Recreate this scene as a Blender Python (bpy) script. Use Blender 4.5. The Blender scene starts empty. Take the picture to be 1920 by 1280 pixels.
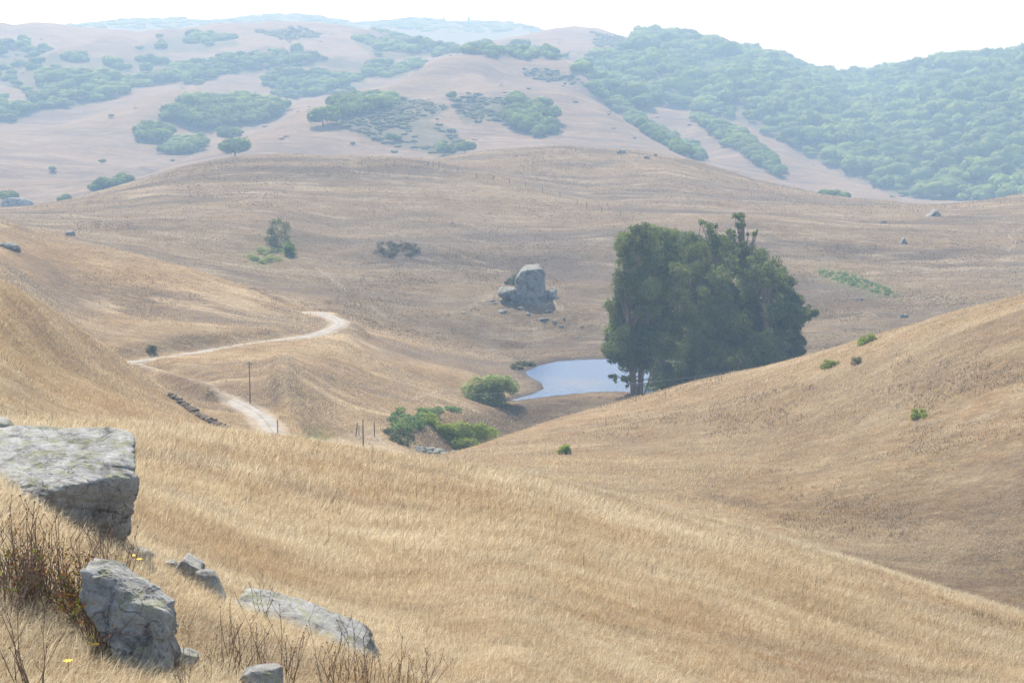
import bpy, math, random
import numpy as np
from mathutils import Vector

# ------------------------------------------------------------------ camera, sky, sun, exposure
scene = bpy.context.scene
COL = scene.collection
random.seed(7)
RNG = np.random.default_rng(11)
F = 3045.0                      # focal length in photo pixels (1920 wide)
HV = 180.0                      # photo row of eye level
PITCH = math.atan((640 - HV) / F)

cam_data = bpy.data.cameras.new('camera')
cam_data.sensor_width = 36.0
cam_data.lens = F / 1920 * 36.0
cam_data.clip_start = 0.1
cam_data.clip_end = 30000
cam = bpy.data.objects.new('camera', cam_data)
COL.objects.link(cam)
cam.location = (0, 0, 0)
cam.rotation_euler = (math.pi / 2 - PITCH, 0, 0)
scene.camera = cam

SUN_EL, SUN_AZ = math.radians(52), math.radians(-24)      # azimuth clockwise from +Y
world = bpy.data.worlds.new('World')
scene.world = world
world.use_nodes = True
wn = world.node_tree.nodes; wl = world.node_tree.links
sky = wn.new('ShaderNodeTexSky')
sky.sky_type = 'NISHITA'; sky.sun_disc = False
sky.sun_elevation = SUN_EL; sky.sun_rotation = SUN_AZ
sky.air_density = 1.0; sky.dust_density = 1.6; sky.ozone_density = 1.0
wl.new(sky.outputs[0], wn['Background'].inputs[0])
wn['Background'].inputs[1].default_value = 0.15

sd = bpy.data.lights.new('sun', 'SUN')
sd.energy = 4.6; sd.angle = math.radians(0.55); sd.color = (1.0, 0.955, 0.88)
sun = bpy.data.objects.new('sun', sd); COL.objects.link(sun)
sv = Vector((math.sin(SUN_AZ) * math.cos(SUN_EL), math.cos(SUN_AZ) * math.cos(SUN_EL), math.sin(SUN_EL)))
sun.rotation_euler = sv.to_track_quat('Z', 'Y').to_euler()
sun.location = (0, 0, 300)

scene.view_settings.view_transform = 'Standard'
scene.view_settings.look = 'None'
scene.view_settings.exposure = 0.78
scene.view_settings.gamma = 1.0
scene.render.engine = 'CYCLES'
cy = scene.cycles
cy.use_denoising = True
cy.max_bounces = 5; cy.diffuse_bounces = 2; cy.glossy_bounces = 2
cy.transmission_bounces = 3; cy.volume_bounces = 1; cy.transparent_max_bounces = 4
cy.sample_clamp_indirect = 4.0

# ------------------------------------------------------------------ small maths
def px_dir(u, v):
    u = np.asarray(u, float); v = np.asarray(v, float)
    a = (u - 960) / F; b = (640 - v) / F
    c, s = math.cos(PITCH), math.sin(PITCH)
    return a, c + b * s, -s + b * c
def px_polar(u, v):
    x, y, z = px_dir(u, v)
    return np.arctan2(x, y), z / np.hypot(x, y)
def to_px(x, y, z):
    c, s = math.cos(PITCH), math.sin(PITCH)
    d = y * c - z * s; w = y * s + z * c
    d = np.where(d > 0.01, d, 0.01)
    return 960 + F * x / d, 640 - F * w / d
def hash2(ix, iy, seed):
    h = (ix * 374761393 + iy * 668265263 + seed * 1274126177) & 0xFFFFFFFF
    h = ((h ^ (h >> 13)) * 1274126177) & 0xFFFFFFFF
    h = h ^ (h >> 16)
    return (h & 0xFFFFFF) / float(0xFFFFFF)
def vnoise(x, y, seed=0):
    x = np.asarray(x, float); y = np.asarray(y, float)
    ix = np.floor(x).astype(np.int64); iy = np.floor(y).astype(np.int64)
    fx = x - ix; fy = y - iy
    fx = fx * fx * fx * (fx * (fx * 6 - 15) + 10); fy = fy * fy * fy * (fy * (fy * 6 - 15) + 10)
    a = hash2(ix, iy, seed); b = hash2(ix + 1, iy, seed)
    c = hash2(ix, iy + 1, seed); d = hash2(ix + 1, iy + 1, seed)
    return ((a * (1 - fx) + b * fx) * (1 - fy) + (c * (1 - fx) + d * fx) * fy) * 2 - 1
def fbm(x, y, wl_, oct=3, seed=0, gain=0.5):
    s = 0; a = 1; tot = 0
    for i in range(oct):
        ca, sa = math.cos(0.7 * i + 0.3), math.sin(0.7 * i + 0.3)
        s = s + a * vnoise((x * ca - y * sa) / wl_ + 17.3 * i, (x * sa + y * ca) / wl_ - 9.1 * i, seed + i)
        tot += a; a *= gain; wl_ = wl_ / 2.03
    return s / tot
def noise3(p, wl_, oct=4, seed=0, gain=0.5):
    s = 0; a = 1; tot = 0
    for i in range(oct):
        q = p / wl_
        s = s + a * (vnoise(q[:, 0] + 3.1 * i, q[:, 1] + 1.7 * q[:, 2], seed + i) +
                     vnoise(q[:, 1] - 5.2, q[:, 2] * 1.1 + 0.6 * q[:, 0], seed + 31 + i)) * 0.6
        tot += a; a *= gain; wl_ = wl_ / 2.0
    return s / tot
def smooth(x, a, b):
    t = np.clip((x - a) / (b - a), 0, 1)
    return t * t * (3 - 2 * t)
def in_poly(px, py, poly):
    r = np.zeros(np.shape(px), bool)
    n = len(poly)
    for i in range(n):
        x1, y1 = poly[i]; x2, y2 = poly[(i + 1) % n]
        if y1 == y2: continue
        c = ((y1 > py) != (y2 > py)) & (px < (x2 - x1) * (py - y1) / (y2 - y1) + x1)
        r ^= c
    return r

# ------------------------------------------------------------------ mesh and object helpers
def np_mesh(name, verts, faces, mats=(), smooth_sh=False, attrs=None):
    """faces: (n,3) or (n,4) int array"""
    me = bpy.data.meshes.new(name)
    verts = np.asarray(verts, np.float32); faces = np.asarray(faces, np.int32)
    n, k = faces.shape
    me.vertices.add(len(verts)); me.vertices.foreach_set('co', verts.ravel())
    me.loops.add(n * k); me.loops.foreach_set('vertex_index', faces.ravel())
    me.polygons.add(n)
    me.polygons.foreach_set('loop_start', np.arange(0, n * k, k, dtype=np.int32))
    try: me.polygons.foreach_set('loop_total', np.full(n, k, dtype=np.int32))
    except Exception: pass
    if smooth_sh: me.polygons.foreach_set('use_smooth', np.ones(n, bool))
    me.update(calc_edges=True)
    for m in mats: me.materials.append(m)
    if attrs:
        for an, av in attrs.items():
            at = me.attributes.new(an, 'FLOAT', 'POINT')
            at.data.foreach_set('value', np.asarray(av, np.float32).ravel())
    return me
def obj(name, me, parent=None, label=None, cat=None, group=None, kind=None, loc=None):
    o = bpy.data.objects.new(name, me); COL.objects.link(o)
    if parent is not None: o.parent = parent
    if loc is not None: o.location = loc
    tag(o, label, cat, group, kind)
    return o
def tag(o, label=None, cat=None, group=None, kind=None):
    if label: o['label'] = label
    if cat: o['category'] = cat
    if group: o['group'] = group
    if kind: o['kind'] = kind
    return o
def empty(name, loc, label=None, cat=None, group=None):
    return obj(name, None, None, label, cat, group, None, loc)
class Geo:
    """collects triangles/quads (quads are split) with a per-vertex value"""
    def __init__(s): s.v = []; s.f = []; s.r = []; s.n = 0
    def add(s, v, f, rnd=0.5):
        v = np.asarray(v, float); f = np.asarray(f, int)
        if f.shape[1] == 4: f = np.concatenate([f[:, [0, 1, 2]], f[:, [0, 2, 3]]])
        s.v.append(v); s.f.append(f + s.n); s.n += len(v)
        s.r.append(np.broadcast_to(np.asarray(rnd, float), (len(v),)) if np.ndim(rnd) == 0 else np.asarray(rnd, float))
    def mesh(s, name, mats, smooth_sh=False):
        return np_mesh(name, np.concatenate(s.v), np.concatenate(s.f), mats, smooth_sh, {'rnd': np.concatenate(s.r)})
def tube(g, pts, rad, sides=6, rnd=0.5, cap=True):
    pts = np.asarray(pts, float); rad = np.broadcast_to(rad, (len(pts),)).astype(float)
    V = []
    for i, p in enumerate(pts):
        d = pts[min(i + 1, len(pts) - 1)] - pts[max(i - 1, 0)]
        d = d / (np.linalg.norm(d) + 1e-9)
        a = np.cross(d, (0, 0, 1.0)) if abs(d[2]) < 0.9 else np.cross(d, (1.0, 0, 0))
        a /= np.linalg.norm(a); b = np.cross(d, a)
        for k in range(sides):
            th = 2 * math.pi * k / sides
            V.append(p + rad[i] * (math.cos(th) * a + math.sin(th) * b))
    Fc = []
    for i in range(len(pts) - 1):
        for k in range(sides):
            k2 = (k + 1) % sides
            Fc.append((i * sides + k, i * sides + k2, (i + 1) * sides + k2, (i + 1) * sides + k))
    g.add(V, Fc, rnd)
    if cap:
        for e in (0, len(pts) - 1):
            c = [pts[e]] + V[e * sides:(e + 1) * sides]
            g.add(c, [(0, 1 + k, 1 + (k + 1) % sides) for k in range(sides)], rnd)

# ------------------------------------------------------------------ materials
def mat(name):
    m = bpy.data.materials.new(name); m.use_nodes = True
    nt = m.node_tree; nt.nodes.clear()
    return m, nt
def N(nt, typ, ins=None, **kw):
    n = nt.nodes.new(typ)
    for k, v in kw.items(): setattr(n, k, v)
    if ins:
        for k, v in ins.items():
            if isinstance(v, bpy.types.NodeSocket): nt.links.new(v, n.inputs[k])
            else: n.inputs[k].default_value = v
    return n
def ramp(nt, fac, stops):
    n = nt.nodes.new('ShaderNodeValToRGB')
    cr = n.color_ramp
    while len(cr.elements) > 1: cr.elements.remove(cr.elements[-1])
    cr.elements[0].position = stops[0][0]; cr.elements[0].color = (*stops[0][1], 1)
    for p, c in stops[1:]:
        e = cr.elements.new(p); e.color = (*c, 1)
    nt.links.new(fac, n.inputs[0])
    return n.outputs[0]
def mix(nt, fac, a, b, mode='MIX'):
    n = nt.nodes.new('ShaderNodeMix'); n.data_type = 'RGBA'; n.blend_type = mode
    for s, v in ((0, fac), (6, a), (7, b)):
        if isinstance(v, bpy.types.NodeSocket): nt.links.new(v, n.inputs[s])
        else: n.inputs[s].default_value = v if s == 0 else (*v, 1)
    return n.outputs[2]
def math_(nt, op, a, b=0.0, clamp=False):
    n = nt.nodes.new('ShaderNodeMath'); n.operation = op; n.use_clamp = clamp
    for i, v in ((0, a), (1, b)):
        if isinstance(v, bpy.types.NodeSocket): nt.links.new(v, n.inputs[i])
        else: n.inputs[i].default_value = v
    return n.outputs[0]
def noise(nt, vec, scale, detail=4, rough=0.55, dist=0.0):
    n = N(nt, 'ShaderNodeTexNoise', {'Vector': vec, 'Scale': scale, 'Detail': detail, 'Roughness': rough, 'Distortion': dist})
    return n.outputs[0]
def mapr(nt, x, a, b, c=0.0, d=1.0):
    n = N(nt, 'ShaderNodeMapRange', {0: x, 1: a, 2: b, 3: c, 4: d}); n.clamp = True
    return n.outputs[0]

STRAW, TAN, RUST, GREYB = (0.50, 0.41, 0.28), (0.35, 0.265, 0.17), (0.33, 0.21, 0.105), (0.18, 0.15, 0.12)
def grass_colour(nt, pos):
    """patchy dry-grass colour shared by the soil and by the blades standing on it"""
    big = noise(nt, pos, 0.012, 7, 0.62, 0.6)
    med = noise(nt, pos, 0.11, 5, 0.6, 0.4)
    c = ramp(nt, big, [(0.30, GREYB), (0.43, TAN), (0.55, RUST), (0.66, STRAW), (0.8, TAN)])
    c2 = ramp(nt, med, [(0.34, GREYB), (0.44, RUST), (0.54, TAN), (0.64, STRAW)])
    sm = noise(nt, N(nt, 'ShaderNodeMapping', {'Vector': pos, 'Rotation': (0, 0, 0.5), 'Scale': (0.35, 0.8, 0.8)}).outputs[0], 0.9, 5, 0.65, 0.5)
    c3 = ramp(nt, sm, [(0.36, GREYB), (0.45, RUST), (0.52, TAN), (0.62, STRAW)])
    return mix(nt, 0.42, mix(nt, 0.5, c, c2), c3)
def ground_material(name='dry_hill_soil', tint=(1, 1, 1), streak=0.0):
    m, nt = mat(name)
    pos = N(nt, 'ShaderNodeNewGeometry').outputs['Position']
    c = grass_colour(nt, pos)
    fine = noise(nt, pos, 1.3, 6, 0.7)
    c = mix(nt, mapr(nt, fine, 0.35, 0.7, 0.0, 0.55), c, (0.19, 0.145, 0.10))
    # scattered dark weeds and worn bald spots far off
    sp = noise(nt, pos, 0.09, 8, 0.8)
    c = mix(nt, mapr(nt, sp, 0.56, 0.70, 0.0, 0.6), c, (0.15, 0.125, 0.095))
    if streak:
        st = noise(nt, N(nt, 'ShaderNodeMapping', {'Vector': pos, 'Rotation': (0, 0, -0.15), 'Scale': (0.010, 0.035, 0.02)}).outputs[0], 1.0, 7, 0.66, 0.8)
        c = mix(nt, mapr(nt, st, 0.45, 0.60, 0.0, streak), c, (0.15, 0.12, 0.10))
        st2 = noise(nt, N(nt, 'ShaderNodeMapping', {'Vector': pos, 'Rotation': (0, 0, 0.2), 'Scale': (0.03, 0.10, 0.06)}).outputs[0], 1.0, 6, 0.7, 0.5)
        c = mix(nt, mapr(nt, st2, 0.53, 0.64, 0.0, streak), c, (0.46, 0.37, 0.26))
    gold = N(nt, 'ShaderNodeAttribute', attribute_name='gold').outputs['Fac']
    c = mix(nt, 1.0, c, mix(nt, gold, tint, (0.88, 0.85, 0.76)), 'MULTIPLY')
    att = N(nt, 'ShaderNodeAttribute', attribute_name='scrub').outputs['Fac']
    c = mix(nt, math_(nt, 'MULTIPLY', att, mapr(nt, noise(nt, pos, 0.06, 6, 0.75), 0.3, 0.6, 0.35, 1.0)), c, (0.085, 0.085, 0.05))
    att = N(nt, 'ShaderNodeAttribute', attribute_name='green').outputs['Fac']
    c = mix(nt, math_(nt, 'MULTIPLY', att, mapr(nt, noise(nt, pos, 0.25, 6, 0.7), 0.35, 0.6)), c, (0.14, 0.18, 0.06))
    att = N(nt, 'ShaderNodeAttribute', attribute_name='mud').outputs['Fac']
    c = mix(nt, att, c, (0.07, 0.058, 0.045))
    att = N(nt, 'ShaderNodeAttribute', attribute_name='pale').outputs['Fac']
    c = mix(nt, math_(nt, 'MULTIPLY', att, 0.8), c, (0.42, 0.36, 0.27))
    att = N(nt, 'ShaderNodeAttribute', attribute_name='dark').outputs['Fac']
    c = mix(nt, math_(nt, 'MULTIPLY', att, 0.8), c, (0.12, 0.10, 0.085))
    bs = N(nt, 'ShaderNodeBsdfPrincipled', {'Base Color': c, 'Roughness': 0.95, 'Specular IOR Level': 0.1})
    bh = math_(nt, 'ADD', math_(nt, 'MULTIPLY', noise(nt, pos, 0.35, 8, 0.75), 1.0), math_(nt, 'MULTIPLY', noise(nt, pos, 0.03, 6, 0.7), 4.0))
    bp = N(nt, 'ShaderNodeBump', {'Height': bh, 'Strength': 0.8, 'Distance': 1.0})
    nt.links.new(bp.outputs[0], bs.inputs['Normal'])
    o = N(nt, 'ShaderNodeOutputMaterial', {0: bs.outputs[0]})
    return m
def blade_material(name='dry_grass', tint=(1.12, 1.17, 1.15)):
    m, nt = mat(name)
    pos = N(nt, 'ShaderNodeNewGeometry').outputs['Position']
    c = grass_colour(nt, pos)
    rnd = N(nt, 'ShaderNodeAttribute', attribute_name='rnd').outputs['Fac']
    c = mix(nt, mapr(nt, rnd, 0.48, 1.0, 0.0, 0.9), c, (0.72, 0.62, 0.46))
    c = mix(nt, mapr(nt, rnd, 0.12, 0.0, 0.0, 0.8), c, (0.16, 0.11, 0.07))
    c = mix(nt, 1.0, c, tint, 'MULTIPLY')
    d = N(nt, 'ShaderNodeBsdfDiffuse', {'Color': c})
    t = N(nt, 'ShaderNodeBsdfTranslucent', {'Color': c})
    ms = N(nt, 'ShaderNodeMixShader', {0: 0.5, 1: d.outputs[0], 2: t.outputs[0]})
    N(nt, 'ShaderNodeOutputMaterial', {0: ms.outputs[0]})
    return m
def leaf_material(name, dark, light, trans=0.35, gloss=0.0):
    m, nt = mat(name)
    rnd = N(nt, 'ShaderNodeAttribute', attribute_name='rnd').outputs['Fac']
    oi = N(nt, 'ShaderNodeObjectInfo').outputs['Random']
    c = mix(nt, rnd, dark, light)
    c = mix(nt, math_(nt, 'MULTIPLY', oi, 0.18), c, (0.10, 0.11, 0.04))
    d = N(nt, 'ShaderNodeBsdfPrincipled', {'Base Color': c, 'Roughness': 0.55 if gloss else 0.8, 'Specular IOR Level': 0.5 if gloss else 0.2})
    t = N(nt, 'ShaderNodeBsdfTranslucent', {'Color': mix(nt, 0.5, c, (0.16, 0.20, 0.04))})
    ms = N(nt, 'ShaderNodeMixShader', {0: trans, 1: d.outputs[0], 2: t.outputs[0]})
    N(nt, 'ShaderNodeOutputMaterial', {0: ms.outputs[0]})
    return m
def rock_material(name='lichen_rock', scale=1.0, base=((0.20, 0.20, 0.185), (0.50, 0.49, 0.465), (0.76, 0.75, 0.72)), lichen=0.5):
    m, nt = mat(name)
    tc = N(nt, 'ShaderNodeTexCoord').outputs['Object']
    geo = N(nt, 'ShaderNodeNewGeometry')
    n1 = noise(nt, tc, 5.0 * scale, 10, 0.78, 0.2)
    c = ramp(nt, n1, [(0.38, base[0]), (0.47, base[1]), (0.58, base[2])])
    vo = N(nt, 'ShaderNodeTexVoronoi', {'Vector': tc, 'Scale': 36.0 * scale, 'Randomness': 1.0})
    spots = math_(nt, 'MULTIPLY', mapr(nt, vo.outputs['Distance'], 0.40, 0.34), mapr(nt, noise(nt, tc, 5.0 * scale, 5, 0.7), 0.48, 0.52))
    c = mix(nt, math_(nt, 'MULTIPLY', spots, 0.7), c, (0.60, 0.61, 0.52))
    up = N(nt, 'ShaderNodeSeparateXYZ', {0: geo.outputs['Normal']}).outputs[2]
    li = math_(nt, 'MULTIPLY', mapr(nt, noise(nt, tc, 8.0 * scale, 9, 0.8), 0.50, 0.58), mapr(nt, up, -0.3, 0.7))
    c = mix(nt, math_(nt, 'MULTIPLY', li, lichen), c, (0.48, 0.50, 0.18))
    vo2 = N(nt, 'ShaderNodeTexVoronoi', {'Vector': tc, 'Scale': 60.0 * scale, 'Randomness': 1.0})
    pit = math_(nt, 'MULTIPLY', mapr(nt, vo2.outputs['Distance'], 0.34, 0.28), mapr(nt, noise(nt, tc, 9.0 * scale, 5, 0.7), 0.50, 0.54))
    c = mix(nt, math_(nt, 'MULTIPLY', pit, 0.3), c, (0.12, 0.12, 0.105))
    ck = N(nt, 'ShaderNodeTexVoronoi', {'Vector': N(nt, 'ShaderNodeVectorMath', {0: tc, 1: N(nt, 'ShaderNodeTexNoise', {'Vector': tc, 'Scale': 3.0 * scale, 'Detail': 5.0}).outputs['Color']}, operation='ADD').outputs[0], 'Scale': 2.3 * scale}, feature='DISTANCE_TO_EDGE').outputs['Distance']
    crack = math_(nt, 'MULTIPLY', mapr(nt, ck, 0.0, 0.022, 1.0, 0.0), mapr(nt, noise(nt, tc, 1.7 * scale, 3, 0.5), 0.45, 0.6))
    c = mix(nt, math_(nt, 'MULTIPLY', crack, 0.6), c, (0.05, 0.05, 0.045))
    bs = N(nt, 'ShaderNodeBsdfPrincipled', {'Base Color': c, 'Roughness': 0.9, 'Specular IOR Level': 0.2})
    h = math_(nt, 'SUBTRACT', math_(nt, 'MULTIPLY', noise(nt, tc, 6.0 * scale, 11, 0.82), 0.18 / scale), math_(nt, 'MULTIPLY', crack, 0.06 / scale))
    bp = N(nt, 'ShaderNodeBump', {'Height': h, 'Strength': 0.9, 'Distance': 1.0})
    nt.links.new(bp.outputs[0], bs.inputs['Normal'])
    N(nt, 'ShaderNodeOutputMaterial', {0: bs.outputs[0]})
    return m
def simple_material(name, c1, c2, scale=8.0, rough=0.9, stretch=(1, 1, 1), bump=0.3):
    m, nt = mat(name)
    tc = N(nt, 'ShaderNodeTexCoord').outputs['Object']
    mp = N(nt, 'ShaderNodeMapping', {'Vector': tc, 'Scale': stretch}).outputs[0]
    n1 = noise(nt, mp, scale, 7, 0.65)
    c = ramp(nt, n1, [(0.35, c1), (0.65, c2)])
    bs = N(nt, 'ShaderNodeBsdfPrincipled', {'Base Color': c, 'Roughness': rough, 'Specular IOR Level': 0.2})
    bp = N(nt, 'ShaderNodeBump', {'Height': n1, 'Strength': bump, 'Distance': 0.05})
    nt.links.new(bp.outputs[0], bs.inputs['Normal'])
    N(nt, 'ShaderNodeOutputMaterial', {0: bs.outputs[0]})
    return m
M_GROUND = ground_material()
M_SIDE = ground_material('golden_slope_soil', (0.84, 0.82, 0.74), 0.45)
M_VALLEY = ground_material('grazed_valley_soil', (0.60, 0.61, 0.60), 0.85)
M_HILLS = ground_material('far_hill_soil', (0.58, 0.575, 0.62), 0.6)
M_BLADE = blade_material()
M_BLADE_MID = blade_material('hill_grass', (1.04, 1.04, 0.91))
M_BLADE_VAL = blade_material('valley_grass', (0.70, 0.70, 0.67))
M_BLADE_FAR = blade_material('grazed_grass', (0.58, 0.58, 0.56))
M_ROCK = rock_material()
M_ROCK_FAR = rock_material('outcrop_rock', 0.16, ((0.10, 0.10, 0.10), (0.21, 0.21, 0.205), (0.38, 0.375, 0.36)), 0.25)
M_EUC = leaf_material('eucalyptus_leaf', (0.045, 0.07, 0.025), (0.30, 0.35, 0.11), 0.45, 1)
M_OAK = leaf_material('oak_leaf', (0.045, 0.085, 0.02), (0.32, 0.46, 0.08), 0.45)
M_WILLOW = leaf_material('willow_leaf', (0.18, 0.23, 0.08), (0.52, 0.58, 0.24), 0.5)
M_BRAMBLE = leaf_material('bramble_leaf', (0.10, 0.18, 0.06), (0.30, 0.44, 0.16), 0.4)
M_BUSH = leaf_material('bright_bush_leaf', (0.18, 0.25, 0.035), (0.55, 0.64, 0.10), 0.5)
M_SCRUB = leaf_material('grey_scrub_leaf', (0.08, 0.095, 0.05), (0.22, 0.23, 0.11), 0.3)
M_DRYB = leaf_material('dry_brush', (0.07, 0.055, 0.04), (0.17, 0.14, 0.09), 0.2)
M_BARK = simple_material('eucalyptus_bark', (0.12, 0.085, 0.065), (0.30, 0.23, 0.18), 0.8, 0.9, (3, 3, 0.6), 0.4)
M_WOOD = simple_material('weathered_wood', (0.09, 0.075, 0.06), (0.19, 0.16, 0.13), 6.0, 0.9, (4, 4, 0.5), 0.4)
M_STALK = simple_material('dry_stalk', (0.11, 0.075, 0.055), (0.24, 0.165, 0.115), 9.0, 0.9)
def road_material():
    m, nt = mat('dusty_road')
    pos = N(nt, 'ShaderNodeNewGeometry').outputs['Position']
    c = ramp(nt, noise(nt, pos, 0.5, 7, 0.65), [(0.35, (0.25, 0.235, 0.205)), (0.65, (0.34, 0.32, 0.285))])
    off = N(nt, 'ShaderNodeAttribute', attribute_name='off').outputs['Fac']
    edge = math_(nt, 'ADD', off, math_(nt, 'MULTIPLY', math_(nt, 'SUBTRACT', noise(nt, pos, 0.9, 5, 0.7), 0.5), 1.1))
    c = mix(nt, mapr(nt, edge, 0.75, 1.05, 0.0, 0.9), c, (0.30, 0.23, 0.145))
    mid = math_(nt, 'ADD', off, math_(nt, 'MULTIPLY', math_(nt, 'SUBTRACT', noise(nt, pos, 0.5, 5, 0.7), 0.5), 0.8))
    c = mix(nt, mapr(nt, mid, 0.18, 0.02, 0.0, 0.6), c, (0.20, 0.165, 0.115))
    bs = N(nt, 'ShaderNodeBsdfPrincipled', {'Base Color': c, 'Roughness': 0.95, 'Specular IOR Level': 0.1})
    N(nt, 'ShaderNodeOutputMaterial', {0: bs.outputs[0]})
    return m
M_ROAD = road_material()
M_BANK = simple_material('dark_bank_soil', (0.10, 0.078, 0.058), (0.20, 0.16, 0.115), 0.9, 0.95)

# ------------------------------------------------------------------ terrain
# each knot row is a line of the photo (u, v) with its distance r from the camera, near to far
def rows():
    R = []
    def K(pts, s=14): R.append(('k', pts, s))
    def D(pts, s=14): R.append(('d', pts, s))      # hidden hollow: (u, pixels below the row before it, r)
    K([(0, 1280, 8), (400, 1300, 8.5), (700, 1380, 8.5), (960, 1450, 8.5), (1400, 1450, 11), (1920, 1450, 14)], 20)
    K([(0, 893, 13.0), (100, 958, 13.0), (230, 1022, 13.2), (300, 1062, 13.6), (430, 1140, 13.2), (550, 1180, 13), (680, 1232, 12.8), (860, 1310, 12.5), (960, 1330, 12.5), (1400, 1330, 17), (1920, 1320, 22)], 10)
    D([(0, 15, 17), (430, 14, 16.5), (680, 8, 15.3), (860, -8, 14.6), (960, -35, 14.8), (1400, -40, 20), (1920, -30, 26)], 12)
    K([(0, 885, 22), (100, 935, 21), (230, 988, 20), (430, 1100, 18.5), (680, 1188, 17.5), (860, 1225, 17.5), (960, 1215, 17.5), (1400, 1225, 23.5), (1920, 1255, 34)], 20)
    K([(0, 868, 27), (250, 940, 25), (430, 1025, 24), (680, 1095, 24), (960, 1090, 24), (1400, 1115, 34), (1920, 1205, 48)], 20)
    K([(0, 845, 34), (250, 880, 35), (430, 930, 35), (600, 975, 36), (960, 965, 42), (1400, 1035, 56), (1920, 1168, 68)], 20)
    K([(0, 792, 52), (250, 800, 56), (420, 812, 60), (560, 830, 63), (760, 858, 68), (850, 868, 70), (1000, 890, 74), (1200, 940, 78), (1400, 992, 82), (1600, 1052, 86), (1800, 1115, 90), (1920, 1152, 92)], 12)
    D([(0, 45, 80), (430, 40, 100), (700, 45, 130), (850, 20, 135), (1200, 40, 118), (1920, 50, 118)], 20)
    # left spur C | flat valley | right hill R
    K([(0, 640, 150), (120, 705, 160), (240, 745, 165), (430, 815, 165), (520, 835, 185), (640, 845, 190), (780, 862, 185), (850, 862, 180), (960, 850, 185), (1190, 850, 182), (1400, 850, 176), (1650, 830, 168), (1920, 800, 162)], 20)
    K([(0, 528, 178), (60, 562, 183), (130, 610, 190), (200, 655, 198), (240, 682, 203), (300, 722, 208), (350, 752, 206), (432, 803, 190), (520, 830, 194), (640, 838, 200), (760, 850, 205), (830, 853, 203), (900, 833, 210), (960, 810, 216), (1050, 783, 225), (1190, 743, 238), (1300, 712, 240), (1500, 666, 234), (1560, 651, 232), (1650, 622, 229), (1760, 588, 225), (1920, 552, 220)], 8)
    D([(0, 25, 220), (240, 18, 222), (350, 10, 214), (432, -4, 200), (640, -8, 212), (760, -6, 216), (830, 8, 225), (960, 25, 250), (1190, 22, 262), (1500, 50, 262), (1920, 90, 258)], 16)
    K([(0, 545, 240), (180, 665, 240), (240, 693, 241), (330, 717, 238), (430, 749, 224), (480, 770, 215), (520, 805, 204), (640, 800, 221), (760, 800, 230), (860, 780, 250), (965, 754, 276), (1190, 741, 282), (1300, 735, 285), (1500, 720, 286), (1920, 690, 285)], 12)
    K([(0, 530, 252), (180, 672, 252), (240, 681, 253), (320, 670, 258), (430, 652, 266), (520, 638, 275), (600, 626, 286), (645, 618, 296), (700, 634, 305), (800, 660, 311), (900, 678, 314), (980, 686, 318), (1100, 673, 322), (1300, 668, 324), (1500, 665, 330), (1920, 655, 330)], 10)
    K([(0, 475, 305), (130, 560, 295), (240, 586, 292), (400, 592, 296), (520, 600, 300), (600, 609, 303), (645, 612, 307), (700, 630, 311), (800, 655, 318), (900, 672, 324), (980, 678, 330), (1100, 668, 331), (1300, 660, 334), (1500, 650, 340), (1920, 640, 340)], 10)
    K([(0, 412, 352), (130, 445, 348), (240, 472, 342), (300, 490, 338), (400, 514, 334), (460, 530, 331), (520, 553, 328), (580, 580, 324), (610, 592, 321), (645, 606, 320), (700, 625, 320), (800, 648, 326), (900, 664, 335), (1000, 664, 338), (1150, 650, 345), (1300, 640, 350), (1500, 632, 352), (1700, 622, 355), (1920, 600, 355)], 8)
    D([(0, 30, 392), (240, 22, 376), (460, 14, 358), (580, 8, 342), (645, 0, 336), (800, -6, 340), (1000, -8, 348), (1920, -10, 370)], 14)
    K([(0, 425, 440), (240, 470, 400), (460, 520, 385), (640, 560, 372), (850, 580, 372), (985, 566, 384), (1150, 585, 372), (1500, 580, 385), (1920, 560, 400)], 30)
    K([(0, 405, 500), (150, 400, 500), (300, 410, 480), (500, 430, 455), (640, 450, 455), (750, 432, 468), (850, 470, 440), (950, 460, 455), (1060, 440, 475), (1150, 470, 450), (1400, 470, 455), (1650, 480, 460), (1920, 470, 480)], 20)
    K([(0, 398, 530), (150, 370, 560), (300, 340, 570), (500, 330, 565), (800, 345, 560), (900, 350, 560), (1100, 390, 520), (1300, 380, 545), (1600, 412, 540), (1920, 410, 560)], 25)
    K([(0, 393, 560), (70, 385, 570), (150, 367, 590), (230, 345, 600), (320, 324, 610), (400, 312, 615), (520, 306, 620), (700, 307, 620), (800, 306, 622), (850, 308, 625), (900, 318, 605), (1000, 342, 590), (1100, 365, 580), (1250, 352, 600), (1400, 372, 600), (1700, 395, 600), (1920, 380, 610)], 10)
    D([(0, 12, 610), (400, 10, 650), (700, 6, 650), (850, 2, 640), (1000, -4, 610), (1100, -8, 600), (1920, -4, 640)], 12)
    K([(0, 400, 660), (230, 352, 680), (400, 318, 690), (700, 312, 700), (790, 304, 700), (850, 290, 700), (930, 277, 705), (1060, 270, 710), (1180, 279, 710), (1300, 302, 705), (1420, 338, 700), (1560, 366, 700), (1700, 381, 700), (1780, 384, 690), (1850, 374, 690), (1920, 361, 690)], 8)
    D([(0, 22, 790), (800, 35, 820), (1300, 40, 800), (1600, 30, 790), (1920, 45, 800)], 20)
    # far grass hills
    K([(0, 372, 900), (270, 338, 900), (420, 305, 920), (700, 285, 980), (1000, 268, 1010), (1300, 308, 960), (1520, 368, 900), (1700, 388, 880), (1920, 395, 880)], 16)
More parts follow.
